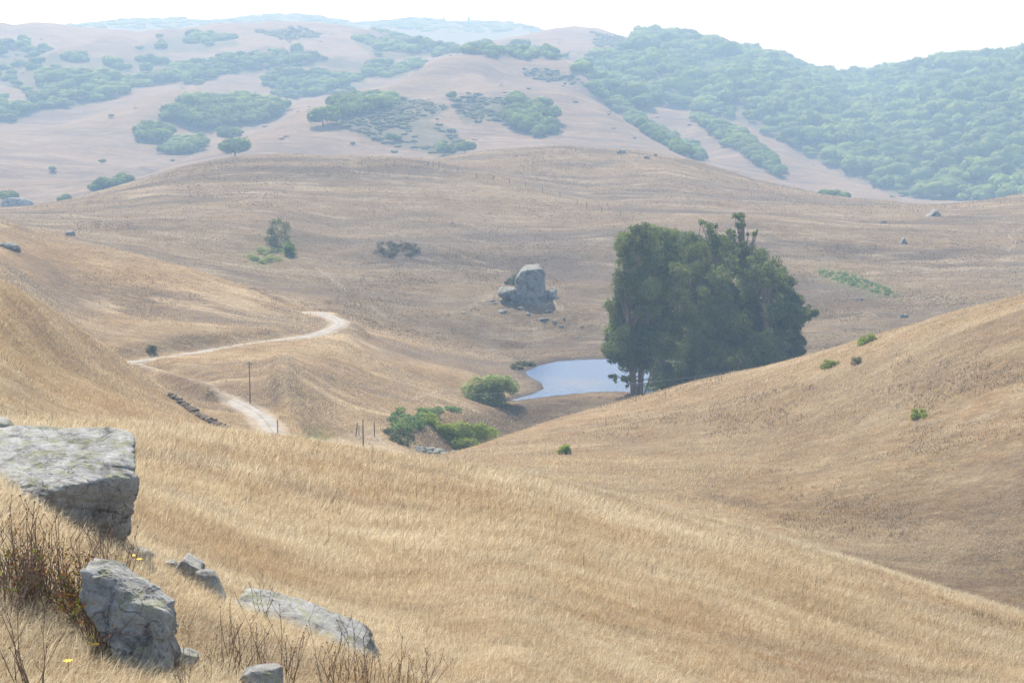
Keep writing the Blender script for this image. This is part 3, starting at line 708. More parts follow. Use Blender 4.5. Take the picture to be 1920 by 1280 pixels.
def blades(name, n, rlo, rhi, hgt, wpx, curved, lean, mask=None, clump=0.6, matl=M_BLADE, floor=0.12, weight=None):
    x, y, z, r = scatter(n, rlo, rhi, mask=mask, floor=floor, weight=weight)
    n = len(x)
    patch = fbm(x, y, 5.0 if rhi < 120 else 14.0, 3, 41)
    h = hgt * (0.45 + 0.85 * RNG.random(n)) * (1 + clump * patch) * (0.34 + 0.66 * smooth(r, 9, 48))
    w = np.maximum(0.003, wpx * r / 1624.0) * (0.6 + 0.8 * RNG.random(n))
    yaw = RNG.random(n) * math.pi
    ld = RNG.normal(-0.15, 1.0, n)                               # wind lean direction about +X
    la = np.clip(lean + 0.45 * RNG.normal(size=n) + 0.25 * fbm(x, y, 9, 2, 43), 0.05, 1.35)
    ux, uy = np.cos(ld), np.sin(ld)
    wx, wy = np.cos(yaw) * w * 0.5, np.sin(yaw) * w * 0.5
    base = np.stack([x, y, z - 0.03], 1)
    wv = np.stack([wx, wy, np.zeros(n)], 1)
    if curved:
        mid = base + np.stack([ux * h * 0.5 * np.sin(la * 0.5), uy * h * 0.5 * np.sin(la * 0.5), h * 0.5 * np.cos(la * 0.5)], 1)
        tip = mid + np.stack([ux * h * 0.5 * np.sin(la * 1.25), uy * h * 0.5 * np.sin(la * 1.25), h * 0.5 * np.cos(la * 1.25)], 1)
        V = np.stack([base - wv, base + wv, mid + wv * 0.9, mid - wv * 0.9, tip], 1).reshape(-1, 3)
        k = np.arange(n)[:, None] * 5
        f = np.concatenate([k + [0, 1, 2], k + [0, 2, 3], k + [3, 2, 4]])
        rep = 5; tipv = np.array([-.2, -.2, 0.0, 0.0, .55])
    else:
        tip = base + np.stack([ux * h * np.sin(la), uy * h * np.sin(la), h * np.cos(la)], 1)
        V = np.stack([base - wv, base + wv, tip], 1).reshape(-1, 3)
        f = np.arange(n)[:, None] * 3 + [0, 1, 2]
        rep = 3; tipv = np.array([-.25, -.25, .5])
    streaks = fbm(x * 0.45 + y * 0.25, y, 3.0 if rhi < 130 else 9.0, 4, 47, 0.6)
    rnd = np.clip(RNG.random(n) * 0.7 + 0.15 + 0.28 * patch + 0.28 * streaks + 0.25 * fbm(x, y, 1.3 if rhi < 130 else 5.0, 3, 48), 0, 1)
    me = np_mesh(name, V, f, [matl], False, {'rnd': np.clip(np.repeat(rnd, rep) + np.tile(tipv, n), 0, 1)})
    return obj(name, me, label=None, kind='stuff')
notdirt = np.ones_like(Z); notdirt[SUB] = np.where((rdd < 2.2) | (sd_ < 1.5), 0, 1)
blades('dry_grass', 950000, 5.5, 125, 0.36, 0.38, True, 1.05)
vb = np.ones_like(Z); vb[SUB] = 0.0
hill_side = notdirt.copy(); valley = np.zeros_like(Z)
rcr = np.exp(KX[DI[2]])[None, :]                                  # just behind the crests of the left spur and the right hill
golden = np.maximum(GOLD, (R2 < rcr).astype(float)); hill_side = notdirt * golden; valley = notdirt * (1 - golden)
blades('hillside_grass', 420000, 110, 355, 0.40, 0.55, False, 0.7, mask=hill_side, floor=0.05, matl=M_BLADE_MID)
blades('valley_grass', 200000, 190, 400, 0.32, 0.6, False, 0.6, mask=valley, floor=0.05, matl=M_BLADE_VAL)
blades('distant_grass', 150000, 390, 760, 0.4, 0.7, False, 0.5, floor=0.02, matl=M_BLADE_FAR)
# grey-brown weeds standing in patches in the grass
M_WEED = blade_material('dead_weed', (0.42, 0.40, 0.38))
wm = np.where(fbm(GX, GY, 22, 4, 61, 0.6) + 0.35 * fbm(GX, GY, 3, 2, 66) > 0.28, 1.0, 0.02) * notdirt
blades('weeds', 32000, 25, 345, 0.40, 0.8, False, 0.15, mask=wm, matl=M_WEED)
wm2 = np.where(fbm(GX, GY, 45, 4, 62, 0.6) + 0.5 * fbm(GX, GY, 8, 2, 67) > 0.25, 1.0, 0.02)
for pl in ([(330, 335), (560, 325), (520, 390), (350, 395)], [(840, 415), (960, 415), (1000, 470), (900, 470)], [(640, 590), (800, 580), (880, 600), (820, 640), (680, 630)], [(1230, 340), (1340, 350), (1330, 385), (1250, 385)], [(1120, 380), (1210, 400), (1180, 425)], [(100, 400), (230, 380), (260, 430), (150, 440)], [(1000, 440), (1090, 440), (1110, 475), (1000, 475)]):
    mp = np.zeros_like(Z); mask_poly(mp, pl, 300, 640, 1.5); wm2 = np.maximum(wm2, mp * np.where(fbm(GX, GY, 7, 3, 68) > 0.0, 1.0, 0.1))
blades('distant_weeds', 34000, 340, 760, 0.38, 1.1, False, 0.1, mask=wm2, matl=M_WEED, floor=0.02)

# ------------------------------------------------------------------ rocks
def icos(sub):
    import bmesh
    bm = bmesh.new(); bmesh.ops.create_icosphere(bm, subdivisions=sub, radius=1.0)
    v = np.array([q.co[:] for q in bm.verts]); f = np.array([[q.index for q in p.verts] for p in bm.faces]); bm.free()
    return v, f
ICO = {s: icos(s) for s in (2, 3, 4, 6, 7)}
def rock_mesh(name, planes, size, seed, rough=0.05, sub=6, mtl=None, soft=14.0, wl_=0.5):
    """a stone bounded by the given planes (n, d), worn at the edges, size = (x, y, z) half extents"""
    v, f = ICO[sub]
    acc = np.zeros(len(v))
    for nrm, d in planes:
        nn = np.array(nrm, float); nn /= np.linalg.norm(nn)
        q = np.clip(v @ nn, 0, None) / d
        acc += q ** soft
    r = 1.0 / np.maximum(acc, 1e-6) ** (1 / soft)
    r = np.minimum(r, 1.9)
    p = v * r[:, None]
    dsp = noise3(p + seed * 3.7, wl_, 7 if sub > 6 else 5, seed, 0.66)
    crk = -np.clip(0.14 - np.abs(noise3(p * [1, 1, 1.6] + seed, wl_ * 1.3, 2, seed + 77)), 0, 1) * 1.6
    step = np.round(noise3(p * [0.6, 0.6, 1.5] - seed, wl_ * 1.1, 2, seed + 5) * 5) / 5
    p = p * (1 + rough * (dsp + crk * 0.9 + 0.5 * step))[:, None] * np.array(size)
    return np_mesh(name, p, f, [mtl or M_ROCK], True)
def rnd_planes(seed, n=11):
    rg = np.random.default_rng(seed)
    pl = []
    for i in range(n):
        a = rg.normal(size=3); a /= np.linalg.norm(a)
        pl.append((a, 0.72 + 0.3 * rg.random()))
    return pl + [((0, 0, 1), 0.85), ((0, 0, -1), 0.9), ((1, 0, 0), .95), ((-1, 0, 0), .95), ((0, 1, 0), .95), ((0, -1, 0), .95)]
def put_rock(me, p, label, cat='rock', group=None, rot=0, name='boulder', tilt=0):
    o = obj(name, me, None, label, cat, group, None, p)
    o.rotation_euler = (tilt, 0, rot)
    return o
def rock_at(u, v, r, name, label, wpx, hpx, seed, planes=None, rot=0.0, rough=0.05, depth=1.0, sub=6, mtl=None, cat='rock', group=None, soft=18.0, tilt=0, roll=0):
    """centre at photo pixel (u, v), r metres off"""
    s = r / F
    me = rock_mesh(name, planes or rnd_planes(seed), (wpx * s / 2, wpx * s / 2 * depth, hpx * s / 2), seed, rough, sub, mtl, soft)
    o = put_rock(me, at_r(u, v, r), label, cat, group, rot, name, tilt)
    o.rotation_euler.y = roll
    return o
big_planes = [((0.05, -0.22, 1), 0.44), ((0.62, -0.70, -0.30), 0.74), ((1, 0.3, -0.14), 0.93), ((-0.5, -0.8, 0.0), 0.85), ((-0.2, -0.75, 0.55), 0.62), ((0, 1, 0.1), 0.8), ((-1, 0, 0), 1.3), ((0, 0, -1), 0.9), ((0.5, -0.3, 0.85), 0.74), ((0.75, -0.2, -0.75), 0.95)]
rock_at(45, 925, 13.0, 'boulder', 'large flat-topped grey boulder with pale lichen at the left edge of the near slope', 420, 330, 3, big_planes, depth=0.9, rough=0.10, soft=34, sub=7, cat='boulder')
rock_at(232, 1142, 9.0, 'boulder', 'leaning grey boulder with yellow-green lichen on its ridge, below the large flat-topped boulder', 195, 205, 8,
        [((0.58, 0.0, 0.82), 0.52), ((0, 0, 1), 0.84), ((-0.8, -0.2, -0.55), 0.52), ((0.15, -0.5, 0.85), 0.70), ((-0.15, -1, 0.5), 0.66), ((1, 0, 0.1), 0.86), ((-1, 0, 0.0), 0.74), ((0, 1, 0), 0.7), ((0, 0, -1), 1.0), ((0.7, -0.6, 0.3), 0.80), ((-0.6, -0.3, -0.75), 0.8)], rough=0.15, cat='boulder', depth=0.9, soft=34, sub=7)
rock_at(290, 1200, 9.0, 'stone', 'small dark stone against the lower right side of the leaning lichen boulder', 75, 85, 12, cat='rock', sub=4, rough=0.08)
rock_at(338, 1232, 9.15, 'stone', 'low pale stone lying lowest in the row under the leaning boulder', 70, 40, 13, cat='rock', sub=4, rough=0.08)
rock_at(352, 1082, 13.3, 'boulder', 'pointed grey-green boulder standing in the grass right of the large boulders', 80, 100, 15, [((0.5, 0, 1), 0.7), ((-0.7, 0, 0.7), 0.66), ((0.1, -1, 0.1), 0.7), ((1, 0, 0.1), 0.75), ((-1, 0, 0), 0.8), ((0, 1, 0), 0.8), ((0, 0, -1), 1)], rough=0.07, cat='boulder')
rock_at(392, 1102, 13.1, 'boulder', 'rounded dark boulder leaning against the pointed grey-green boulder', 62, 90, 16, rough=0.06, cat='boulder')
rock_at(322, 1066, 13.4, 'stone', 'small knobbly stone left of the pointed grey-green boulder', 30, 36, 17, cat='rock', sub=4, rough=0.08)
slab = [((0.42, -0.35, 1), 0.5), ((0, -1, 0.3), 0.7), ((1, 0, 0.2), 1.0), ((-1, 0, 0.1), 1.0), ((0, 1, 0), 0.7), ((0, 0, -1), 0.9), ((-0.35, -0.2, 1), 0.62)]
rock_at(562, 1188, 13.0, 'boulder', 'long low cracked slab of grey rock half buried in the near slope', 265, 70, 19, slab, rough=0.10, cat='boulder', tilt=0.15, roll=0.32, soft=26)
rock_at(655, 1232, 12.7, 'stone', 'low end stone at the downhill tip of the long cracked slab', 80, 38, 20, cat='rock', sub=4, rough=0.1)
rock_at(495, 1272, 8.9, 'boulder', 'rough grey stone cut by the bottom edge of the picture', 90, 62, 23, rough=0.08, cat='boulder')
rock_at(20, 1065, 11.6, 'boulder', 'dull brown-grey boulder behind the red-leaved brambles at the left edge', 150, 90, 25, rough=0.05, cat='boulder')
rock_at(-5, 805, 15.0, 'boulder', 'dark tip of a boulder above the large flat-topped one at the left edge', 70, 50, 26, cat='boulder', sub=4)
rock_at(262, 1042, 13.2, 'stone', 'dark low stone at the foot of the large flat-topped boulder', 60, 35, 27, cat='rock', sub=4, rough=0.08)

# outcrop above the pond
og = hit(985, 562, 340)
orr = math.hypot(og.x, og.y)
s = orr / F
def outcrop_piece(u, v, w, h, seed, label, planes=None, dr=0.0, mtl=M_ROCK_FAR, rough=0.05, sub=6, name='rock_outcrop', cat='rock outcrop', soft=20):
    me = rock_mesh(name, planes or rnd_planes(seed), (w * s / 2, w * s * 0.42, h * s / 2), seed, rough, sub, mtl, soft)
    return put_rock(me, at_r(u, v, orr + dr), label, cat, None, 0, name)
outcrop_piece(994, 533, 68, 76, 31, 'tall blocky grey outcrop standing alone on the slope above the pond',
              [((-0.10, -0.10, 1), 0.84), ((0.8, 0, 0.7), 1.02), ((-0.75, 0, 0.7), 0.84), ((-1, 0, 0.14), 0.82), ((1, 0, 0.05), 0.84), ((0, -1, 0.10), 0.8), ((0, 1, 0), 0.8), ((0, 0, -1), 1), ((-0.5, -0.9, 0.1), 0.9), ((0.45, -0.9, 0.1), 0.88)], rough=0.06, soft=34)
outcrop_piece(953, 550, 40, 26, 32, 'low rounded grey rock at the left foot of the tall outcrop', dr=-0.5, cat='rock', sub=4, name='rock')
outcrop_piece(969, 551, 26, 24, 33, 'wedge-shaped rock between the low round rock and the tall outcrop', dr=-2.0, cat='rock', sub=4, name='rock')
outcrop_piece(1031, 556, 28, 28, 34, 'dark sloping rock at the right foot of the tall outcrop', dr=0.5, cat='rock', sub=4, name='rock')
outcrop_piece(1036, 543, 18, 12, 35, 'small pointed stone behind the right foot of the tall outcrop', dr=3, cat='rock', sub=3, name='rock')
small = [(958, 565, 18, 9), (922, 563, 12, 6), (928, 567, 14, 5), (943, 582, 24, 10), (976, 575, 22, 8), (991, 587, 14, 9), (1005, 570, 9, 4), (1028, 582, 22, 6), (1040, 602, 12, 12), (1058, 596, 9, 10), (1052, 610, 14, 8), (1066, 606, 6, 7), (1020, 597, 22, 9), (1082, 630, 14, 5), (870, 585, 18, 6), (1092, 612, 8, 5), (925, 655, 22, 5), (980, 668, 10, 5)]
made = []
for k, (u, v, w, h) in enumerate(small):
    p = hit(u, v + h * 0.3, 330); sc = math.hypot(p.x, p.y) / F
    me = rock_mesh('stone', rnd_planes(100 + k), (w * sc * 0.36, w * sc * 0.36, h * sc * 0.5), 100 + k, 0.08, 3, M_ROCK_FAR)
    made.append(put_rock(me, p, 'grey stone', 'rock', 'stones scattered below the outcrop', k * 0.7, 'stone'))
singles = [(132, 436, 17, 13, 250, 'small dark rock on the skyline of the left hill', 'rock'),
           (1752, 399, 34, 16, 400, 'large dark pointed rock near the top of the right middle slope', 'rock'),
           (1694, 450, 16, 13, 400, 'small triangular grey rock on the right middle slope', 'rock'),
           (1606, 560, 7, 4, 380, 'left one of two tiny rocks below the green strip', 'rock'),
           (1617, 560, 7, 5, 380, 'right one of two tiny rocks below the green strip', 'rock'),
           (1694, 591, 16, 8, 340, 'low dark rock just above the crest of the right hill', 'rock'),
           (15, 458, 40, 12, 240, 'dark flat rock showing near the left edge on the left hill', 'rock'),
           (1165, 284, 18, 9, 600, 'dark rock cluster on the crest of the middle hill', 'rock'),
           (1213, 294, 12, 7, 600, 'small dark rock right of the cluster on the middle hill crest', 'rock'),
           (1228, 290, 9, 6, 600, 'pale rock beside the small dark one on the middle hill crest', 'rock'),
           (1656, 415, 12, 7, 400, 'low brown rock left of the large pointed rock', 'rock'),
           (745, 466, 10, 4, 400, 'low stone in the dark brush on the round mound', 'rock')]
for k, (u, v, w, h, rm, lab, cat) in enumerate(singles):
    p = hit(u, v + h * 0.4, rm); sc = math.hypot(p.x, p.y) / F
    pl = [((-0.9, 0, 0.75), 0.6), ((0.95, 0, 0.6), 0.6), ((0, -1, 0.2), 0.8), ((0, 1, 0), 0.8), ((0, 0, -1), 1)] if k in (1, 2) else rnd_planes(140 + k)
    me = rock_mesh('rock', pl, (w * sc / 2, w * sc / 2, h * sc * 0.8), 140 + k, 0.08, 4, M_ROCK_FAR)
    put_rock(me, p, lab, cat, None, 0.0, 'rock')
# grey rubble heap at the valley mouth
p = hit(790, 848, 150)
g = Geo()
rg = np.random.default_rng(5)
for k in range(60):
    v0, f0 = ICO[2]
    a = rg.normal(size=2); sz = 0.25 + 0.35 * rg.random()
    off = np.array([a[0] * 1.7, a[1] * 1.0, 0]); off[2] = 0.55 * math.exp(-(a[0] ** 2 + a[1] ** 2) / 2) + 0.0
    q = v0 * (sz * np.array([1.3, 1, 0.7])) * (1 + 0.25 * noise3(v0 + k, 0.6, 2, k))[:, None]
    g.add(q + off, f0, rg.random())
obj('rubble_heap', g.mesh('rubble_heap', [M_ROCK_FAR], False), None, 'grey heap of broken rock where the valley floor meets the near slope', 'rubble heap', None, None, p)

# dark eroded bank behind the left spur, modelled as small overlapping lumps
def build_bank():
    pts = [(318, 738), (332, 747), (345, 757), (360, 768), (378, 779), (395, 788), (412, 797), (428, 804)]
    P = [hit(u, v + 6, 130) for u, v in pts]
    g = Geo(); rg = np.random.default_rng(3)
    for i in range(len(P) - 1):
        a, b = np.array(P[i]), np.array(P[i + 1])
        n = 22
        for k in range(n):
            q = a + (b - a) * (k + rg.random() * 0.5) / n
            v0, f0 = ICO[2]
            for lay in range(3):
                if rg.random() < 0.25: continue
                sz = np.array([0.26, 0.22, 0.15]) * (0.5 + 0.9 * rg.random())
                g.add(v0 * sz * (1 + 0.5 * noise3(v0 + k + i * 9 + lay, 0.7, 2, k))[:, None] + q + [rg.normal() * 0.15, rg.random() * 0.5, 0.05 + lay * 0.24 * rg.random()], f0, rg.random())
    base = P[0]
    me = g.mesh('eroded_bank', [M_BANK]); me.transform(__import__('mathutils').Matrix.Translation(-base))
    obj('eroded_bank', me, None, 'low dark eroded bank running down beside the left spur', 'stone wall', None, None, base)
build_bank()

def name_ends(objs, what):
    """the outermost members of a group can be pointed to; say which they are"""
    if len(objs) < 3: return
    left = list(objs)
    def px(o):
        u, v = to_px(*[np.array(q) for q in o.location]); return float(u), float(v)
    for word, key in (('leftmost', lambda o: px(o)[0]), ('rightmost', lambda o: -px(o)[0]), ('highest placed', lambda o: px(o)[1]), ('lowest placed', lambda o: -px(o)[1])):
        if len(left) < 2: break
        o = min(left, key=key); left.remove(o); o['label'] = word + ' ' + what
    for o in left: o['label'] = 'inner ' + what

name_ends(made, 'grey stone in the grass below the tall outcrop')

# ------------------------------------------------------------------ foliage builders
def leaf_cloud(g, centres, radii, n, size, rg, droop=0.0, up_bias=0.35, shell=0.62, jit=0.75, ragged=0.22):
    """n leaf sprays over the volume of each blob; lobes come from the blobs themselves"""
    centres = np.atleast_2d(centres); radii = np.atleast_2d(radii)
    nb = len(centres)
    vol = radii[:, 0] * radii[:, 2]; cnt = np.maximum(6, (n * vol / vol.sum())).astype(int)
    idx = np.repeat(np.arange(nb), cnt); m = len(idx)
    d = rg.normal(size=(m, 3)); d[:, 2] += up_bias; d /= np.linalg.norm(d, axis=1)[:, None]
    rad = shell + (1 - shell) * rg.random(m) ** 0.5
    lump = 1 + ragged * noise3(d * 1.0 + idx[:, None] * 3.3, 0.55, 2, 3)
    P = centres[idx] + d * radii[idx] * (rad * lump)[:, None]
    nrm = d + rg.normal(size=(m, 3)) * jit; nrm[:, 2] += 0.2
    nrm /= np.linalg.norm(nrm, axis=1)[:, None]
    a = np.cross(nrm, rg.normal(size=(m, 3))); a /= np.linalg.norm(a, axis=1)[:, None] + 1e-9
    if droop:
        a = a * (1 - droop) + np.array([0, 0, -1.0]) * droop; a /= np.linalg.norm(a, axis=1)[:, None]
    b = np.cross(nrm, a)
    sz = size * (0.55 + 0.9 * rg.random(m))[:, None]
    V = np.stack([P - a * sz * 0.5 , P + b * sz * 0.32, P + a * sz * 0.62, P - b * sz * 0.32], 1).reshape(-1, 3)
    k = np.arange(m)[:, None] * 4
    f = np.concatenate([k + [0, 1, 2], k + [0, 2, 3]])
    br = rg.random(nb) ** 1.5
    val = np.clip(0.6 * br[idx] + 0.5 * rg.random(m) - 0.03, 0, 1)
    g.add(V, f, np.repeat(val, 4))

# prototypes of the far round trees: crown mesh with lobes, short trunk
def far_tree_proto(seed, leaves, size=1.0, lobes=9, leafs=0.16, flat=0.75):
    rg = np.random.default_rng(seed)
    g = Geo()
    C = []; Rr = []
    for k in range(lobes):
        a = rg.random() * 2 * math.pi; q = rg.random() ** 0.5 * 0.55
        rr = 0.34 + 0.2 * rg.random()
        C.append((math.cos(a) * q, math.sin(a) * q, 0.42 + 0.38 * (1 - q) * rg.random() + 0.05)); Rr.append((rr, rr, rr * flat))
    leaf_cloud(g, np.array(C) * size, np.array(Rr) * size, leaves, leafs * size, rg, up_bias=0.5, shell=0.85, jit=0.38)
    # dense inner leafage
    v0, f0 = ICO[2]
    for c, r_ in zip(C, Rr):
        g.add((v0 * np.array(r_) * 0.82 * (1 + 0.25 * noise3(v0 + seed, 0.7, 2, 4))[:, None] + c) * size, f0, 0.4)
    return g
PROTO = []
for k in range(6):
    cm = far_tree_proto(200 + k, 620, 1.0, 8 + k % 3).mesh('crown', [M_OAK])
    tg = Geo(); tube(tg, [(0, 0, -0.35), (0.02, 0, 0.1), (0.0, 0.03, 0.45)], [0.06, 0.045, 0.03], 6)
    tm = tg.mesh('trunk', [M_BARK])
    PROTO.append((cm, tm))
def far_tree(p, sz, k, label, group, name='oak_tree', cat='tree', hz=1.0, parts=True):
    cm, tm = PROTO[k % 6]
    root = empty(name, p, label, cat, group)
    c = bpy.data.objects.new('crown', cm); COL.objects.link(c); c.parent = root
    c.scale = (sz, sz, sz * hz); c.rotation_euler = (0, 0, (k * 1.7) % 6.28)
    if parts:
        t = bpy.data.objects.new('trunk', tm); COL.objects.link(t); t.parent = root; t.scale = (sz, sz, sz * hz)
    return root

def poly_points(poly, spacing, rmin, rmax, seed, jit=0.9, wobble=0.0, prob=None):
    """ground points on a world grid whose place on the hillside lies inside the outline"""
    rg = np.random.default_rng(seed)
    us = [p[0] for p in poly]; vs = [p[1] for p in poly]
    t0, t1 = px_polar(min(us) - 20, min(vs))[0], px_polar(max(us) + 20, min(vs))[0]
    nx = int((math.sin(t1) - math.sin(t0)) * rmax / spacing) + 20; ny = int((rmax - rmin) / spacing) + 20
    xs = math.sin(t0) * rmax + (np.arange(nx) - 5) * spacing if math.sin(t0) < 0 else math.sin(t0) * rmin + (np.arange(nx) - 5) * spacing
    if math.sin(t0) >= 0: xs = math.sin(t0) * rmin + np.arange(int((math.sin(t1) * rmax - math.sin(t0) * rmin) / spacing) + 8) * spacing
    elif math.sin(t1) > 0: xs = math.sin(t0) * rmax + np.arange(int((math.sin(t1) * rmax - math.sin(t0) * rmax) / spacing) + 8) * spacing
    else: xs = math.sin(t0) * rmax + np.arange(int((math.sin(t1) * rmin - math.sin(t0) * rmax) / spacing) + 8) * spacing
    ys = rmin * 0.94 + np.arange(ny) * spacing
    X, Y = np.meshgrid(xs, ys); X = X.ravel(); Y = Y.ravel()
    X = X + (rg.random(len(X)) - 0.5) * spacing * jit; Y = Y + (rg.random(len(X)) - 0.5) * spacing * jit
    r = np.hypot(X, Y)
    zz = gz(X, Y); u, v = to_px(X, Y, zz)
    wu = wobble * fbm(X, Y, 30, 2, 71)
    m = in_poly(u + wu, v + wu * 0.5, poly) & (r > rmin) & (r < rmax)
    if prob is not None: m &= rg.random(len(X)) < prob(X, Y)
    return X[m], Y[m], zz[m], r[m]
def visible_first(X, Y, Zz, lift=6.0):
    """True where nothing nearer hides the point (raised by lift)"""
    out = np.zeros(len(X), bool)
    r = np.hypot(X, Y); th = np.arctan2(X, Y); t = (Zz + lift) / r
    for k in range(len(X)):
        j = int(np.clip(np.searchsorted(TH, th[k]) - 1, 0, len(TH) - 2)); i = int(np.searchsorted(RR, r[k] * 0.985))
        out[k] = (Z[60:i, j] / RR[60:i]).max() < t[k]
    return out

# individual trees of the nearer far-off groves
n_ind = 0; rest = []
for gi, (desc, poly, sc) in enumerate(GROVES):
    X, Y, Zz, r = poly_points(poly, 8.5 * sc, 880, 1500, 300 + gi, wobble=4)
    vis = visible_first(X, Y, Zz)
    X, Y, Zz, r = X[vis], Y[vis], Zz[vis], r[vis]
    order = np.argsort(r); made = []
    for q, k in enumerate(order):
        sz = (7.5 + 5.0 * RNG.random()) * sc
        if q < 38:
            made.append(far_tree((X[k], Y[k], Zz[k] - 0.5), sz, int(RNG.integers(0, 60)), 'round tree ' + desc, 'round trees ' + desc, hz=0.8 + 0.3 * RNG.random()))
            n_ind += 1
        else: rest.append((X[k], Y[k], Zz[k], sz))
    name_ends(made, 'round tree ' + desc)
lone = [(605, 232, 13, 'single round tree at the left tip of the central far hill grove'), (432, 262, 12, 'round tree at the right end of the far hollow'), (440, 292, 12, 'lone dark bush-like tree on the bare far slope'),
        (910, 92, 13, 'broad dark tree standing in the far saddle'), (738, 262, 6, 'bright round tree low in the grey scrub of the central far hill'), (872, 284, 8, 'round tree at the lower right of the scrub on the central far hill'), (833, 288, 8, 'round tree at the bottom edge of the scrub on the central far hill'),
        (192, 303, 3.5, 'small thin tree on the bare slope far left'), (100, 318, 3.5, 'tiny bush on the bare slope far left'), (18, 378, 7, 'round tree beside the grey rock at the far left edge'), (120, 378, 5, 'small tree on the skyline of the left middle hill'), (785, 127, 7, 'small tree on the shoulder left of the central far hilltop'),
        (1546, 368, 5, 'tall thin tree left in the trio at the foot of the far spur'), (1562, 370, 6, 'round tree in the middle of the trio at the foot of the far spur'), (1580, 373, 5, 'low tree on the right of the trio at the foot of the far spur'), (208, 217, 3, 'tiny bush alone on the left far ridge'), (845, 182, 6, 'small tree at the upper edge of the scrub on the central far hill')]
for k, (u, v, sz, lab) in enumerate(lone):
    p = hit(u, v + 4, 850)
    far_tree(p, sz, k, lab, None, hz=0.9)
    n_ind += 1
# far left grey rock
p = hit(35, 386, 850); me = rock_mesh('rock', rnd_planes(177), (8, 6, 5), 177, 0.1, 4, M_ROCK_FAR); put_rock(me, p, 'large grey rock with a tree beside it at the far left edge', 'rock', None, 0, 'rock')

def forest(name, items, leaves, mtl, seed, leafs=0.2, hz=0.85):
    """many crowns as one mass"""
    rg = np.random.default_rng(seed)
    protos = []
    for k in range(5):
        g = far_tree_proto(seed + k, leaves, 1.0, 6, leafs)
        protos.append((np.concatenate(g.v), np.concatenate(g.f), np.concatenate(g.r)))
    VV, FF, RRn = [], [], []; n = 0
    for k, (x, y, z, s_) in enumerate(items):
        v, f, r_ = protos[k % 5]
        a = rg.random() * 6.28; c, sn = math.cos(a), math.sin(a)
        h_ = hz * (0.8 + 0.5 * rg.random())
        ax = 0.75 + 0.75 * rg.random()
        q = np.stack([(v[:, 0] * c - v[:, 1] * sn) * s_ * ax + x, (v[:, 0] * sn + v[:, 1] * c) * s_ + y, v[:, 2] * s_ * h_ + z - 0.18 * s_], 1)
        VV.append(q.astype(np.float32)); FF.append(f + n); RRn.append(np.clip(r_ * 0.5 + 0.75 * rg.random() - 0.1, 0, 1).astype(np.float32)); n += len(q)
    me = np_mesh(name, np.concatenate(VV), np.concatenate(FF), [mtl], False, {'rnd': np.concatenate(RRn)})
    return obj(name, me, kind='stuff')
items = []
X, Y, Zz, r = poly_points(FOREST_RIGHT, 12.5, 1180, 2350, 401, wobble=6)
keep = visible_first(X, Y, Zz, 10)
for x, y, z in zip(X[keep], Y[keep], Zz[keep]): items.append((x, y, z, 6.0 + 10 * RNG.random() ** 1.9))
forest('forest', items, 150, M_OAK, 501, 0.16, 1.0)
items = [q for q in rest]
for k, (poly, nm) in enumerate(WOOD):
    X, Y, Zz, r = poly_points(poly, 10.0, 1230, 2350, 420 + k, wobble=9, prob=lambda x, y: np.where(fbm(x, y, 60, 3, 88) > -0.12, 0.95, 0.06))
    keep = visible_first(X, Y, Zz, 8)
    for x, y, z in zip(X[keep], Y[keep], Zz[keep]): items.append((x, y, z, 5.0 + 7.0 * RNG.random() ** 1.7))
forest('woodland', items, 150, M_OAK, 511, 0.16, 0.95)
print('forest crowns', len(items), 'individual', n_ind)
items = []
for k, poly in enumerate(SCRUBP):
    X, Y, Zz, r = poly_points(poly, 5.5, 900, 2300, 440 + k, wobble=8, prob=lambda x, y: np.where(fbm(x, y, 40, 2, 90) > -0.3, 0.9, 0.2))
    for x, y, z in zip(X, Y, Zz): items.append((x, y, z, 2.2 + 2.6 * RNG.random() ** 2))
# loose bushes dotted over the far grass
X, Y, Zz, r = poly_points([(0, 60), (1900, 60), (1900, 370), (0, 370)], 34, 900, 2150, 460, prob=lambda x, y: np.where(fbm(x, y, 160, 2, 91) > 0.1, 0.5, 0.06))
for x, y, z in zip(X, Y, Zz): items.append((x, y, z, 1.4 + 1.8 * RNG.random()))
forest('scrub', items, 60, M_SCRUB, 521, 0.3, 0.6)
# far ridge woods
items = []
X, Y, Zz, r = poly_points([(0, -50), (1100, -50), (1100, 120), (0, 120)], 30, 3200, 3700, 470)
for x, y, z in zip(X, Y, Zz): items.append((x, y, z - 2, 13 + 6 * RNG.random()))
forest('distant_forest', items, 40, M_OAK, 531, 0.3, 0.5)
def conifer(u, v, r, h, label):
    g = Geo(); rg = np.random.default_rng(int(u))
    for k in range(14):
        f_ = k / 13; rad = h * 0.30 * (1 - f_) * (0.7 + 0.6 * rg.random()) + h * 0.02
        leaf_cloud(g, [(0, 0, h * (0.15 + 0.8 * f_))], [(rad, rad, h * 0.06)], 40, h * 0.1, rg, up_bias=0)
    th, _ = px_polar(u, v); x, y = r * math.sin(th), r * math.cos(th)
    root = empty('pine_tree', (x, y, float(gz(x, y)) - 1), label, 'tree')
    obj('crown', g.mesh('crown', [M_OAK]), root)
    t = Geo(); tube(t, [(0, 0, -1), (0, 0, h * 0.9)], [h * 0.03, h * 0.008]); obj('trunk', t.mesh('trunk', [M_BARK]), root)
conifer(832, 44, 3500, 13, 'left one of two dark pines on the farthest ridge')
conifer(879, 44, 3500, 17, 'tallest pine on the farthest ridge')
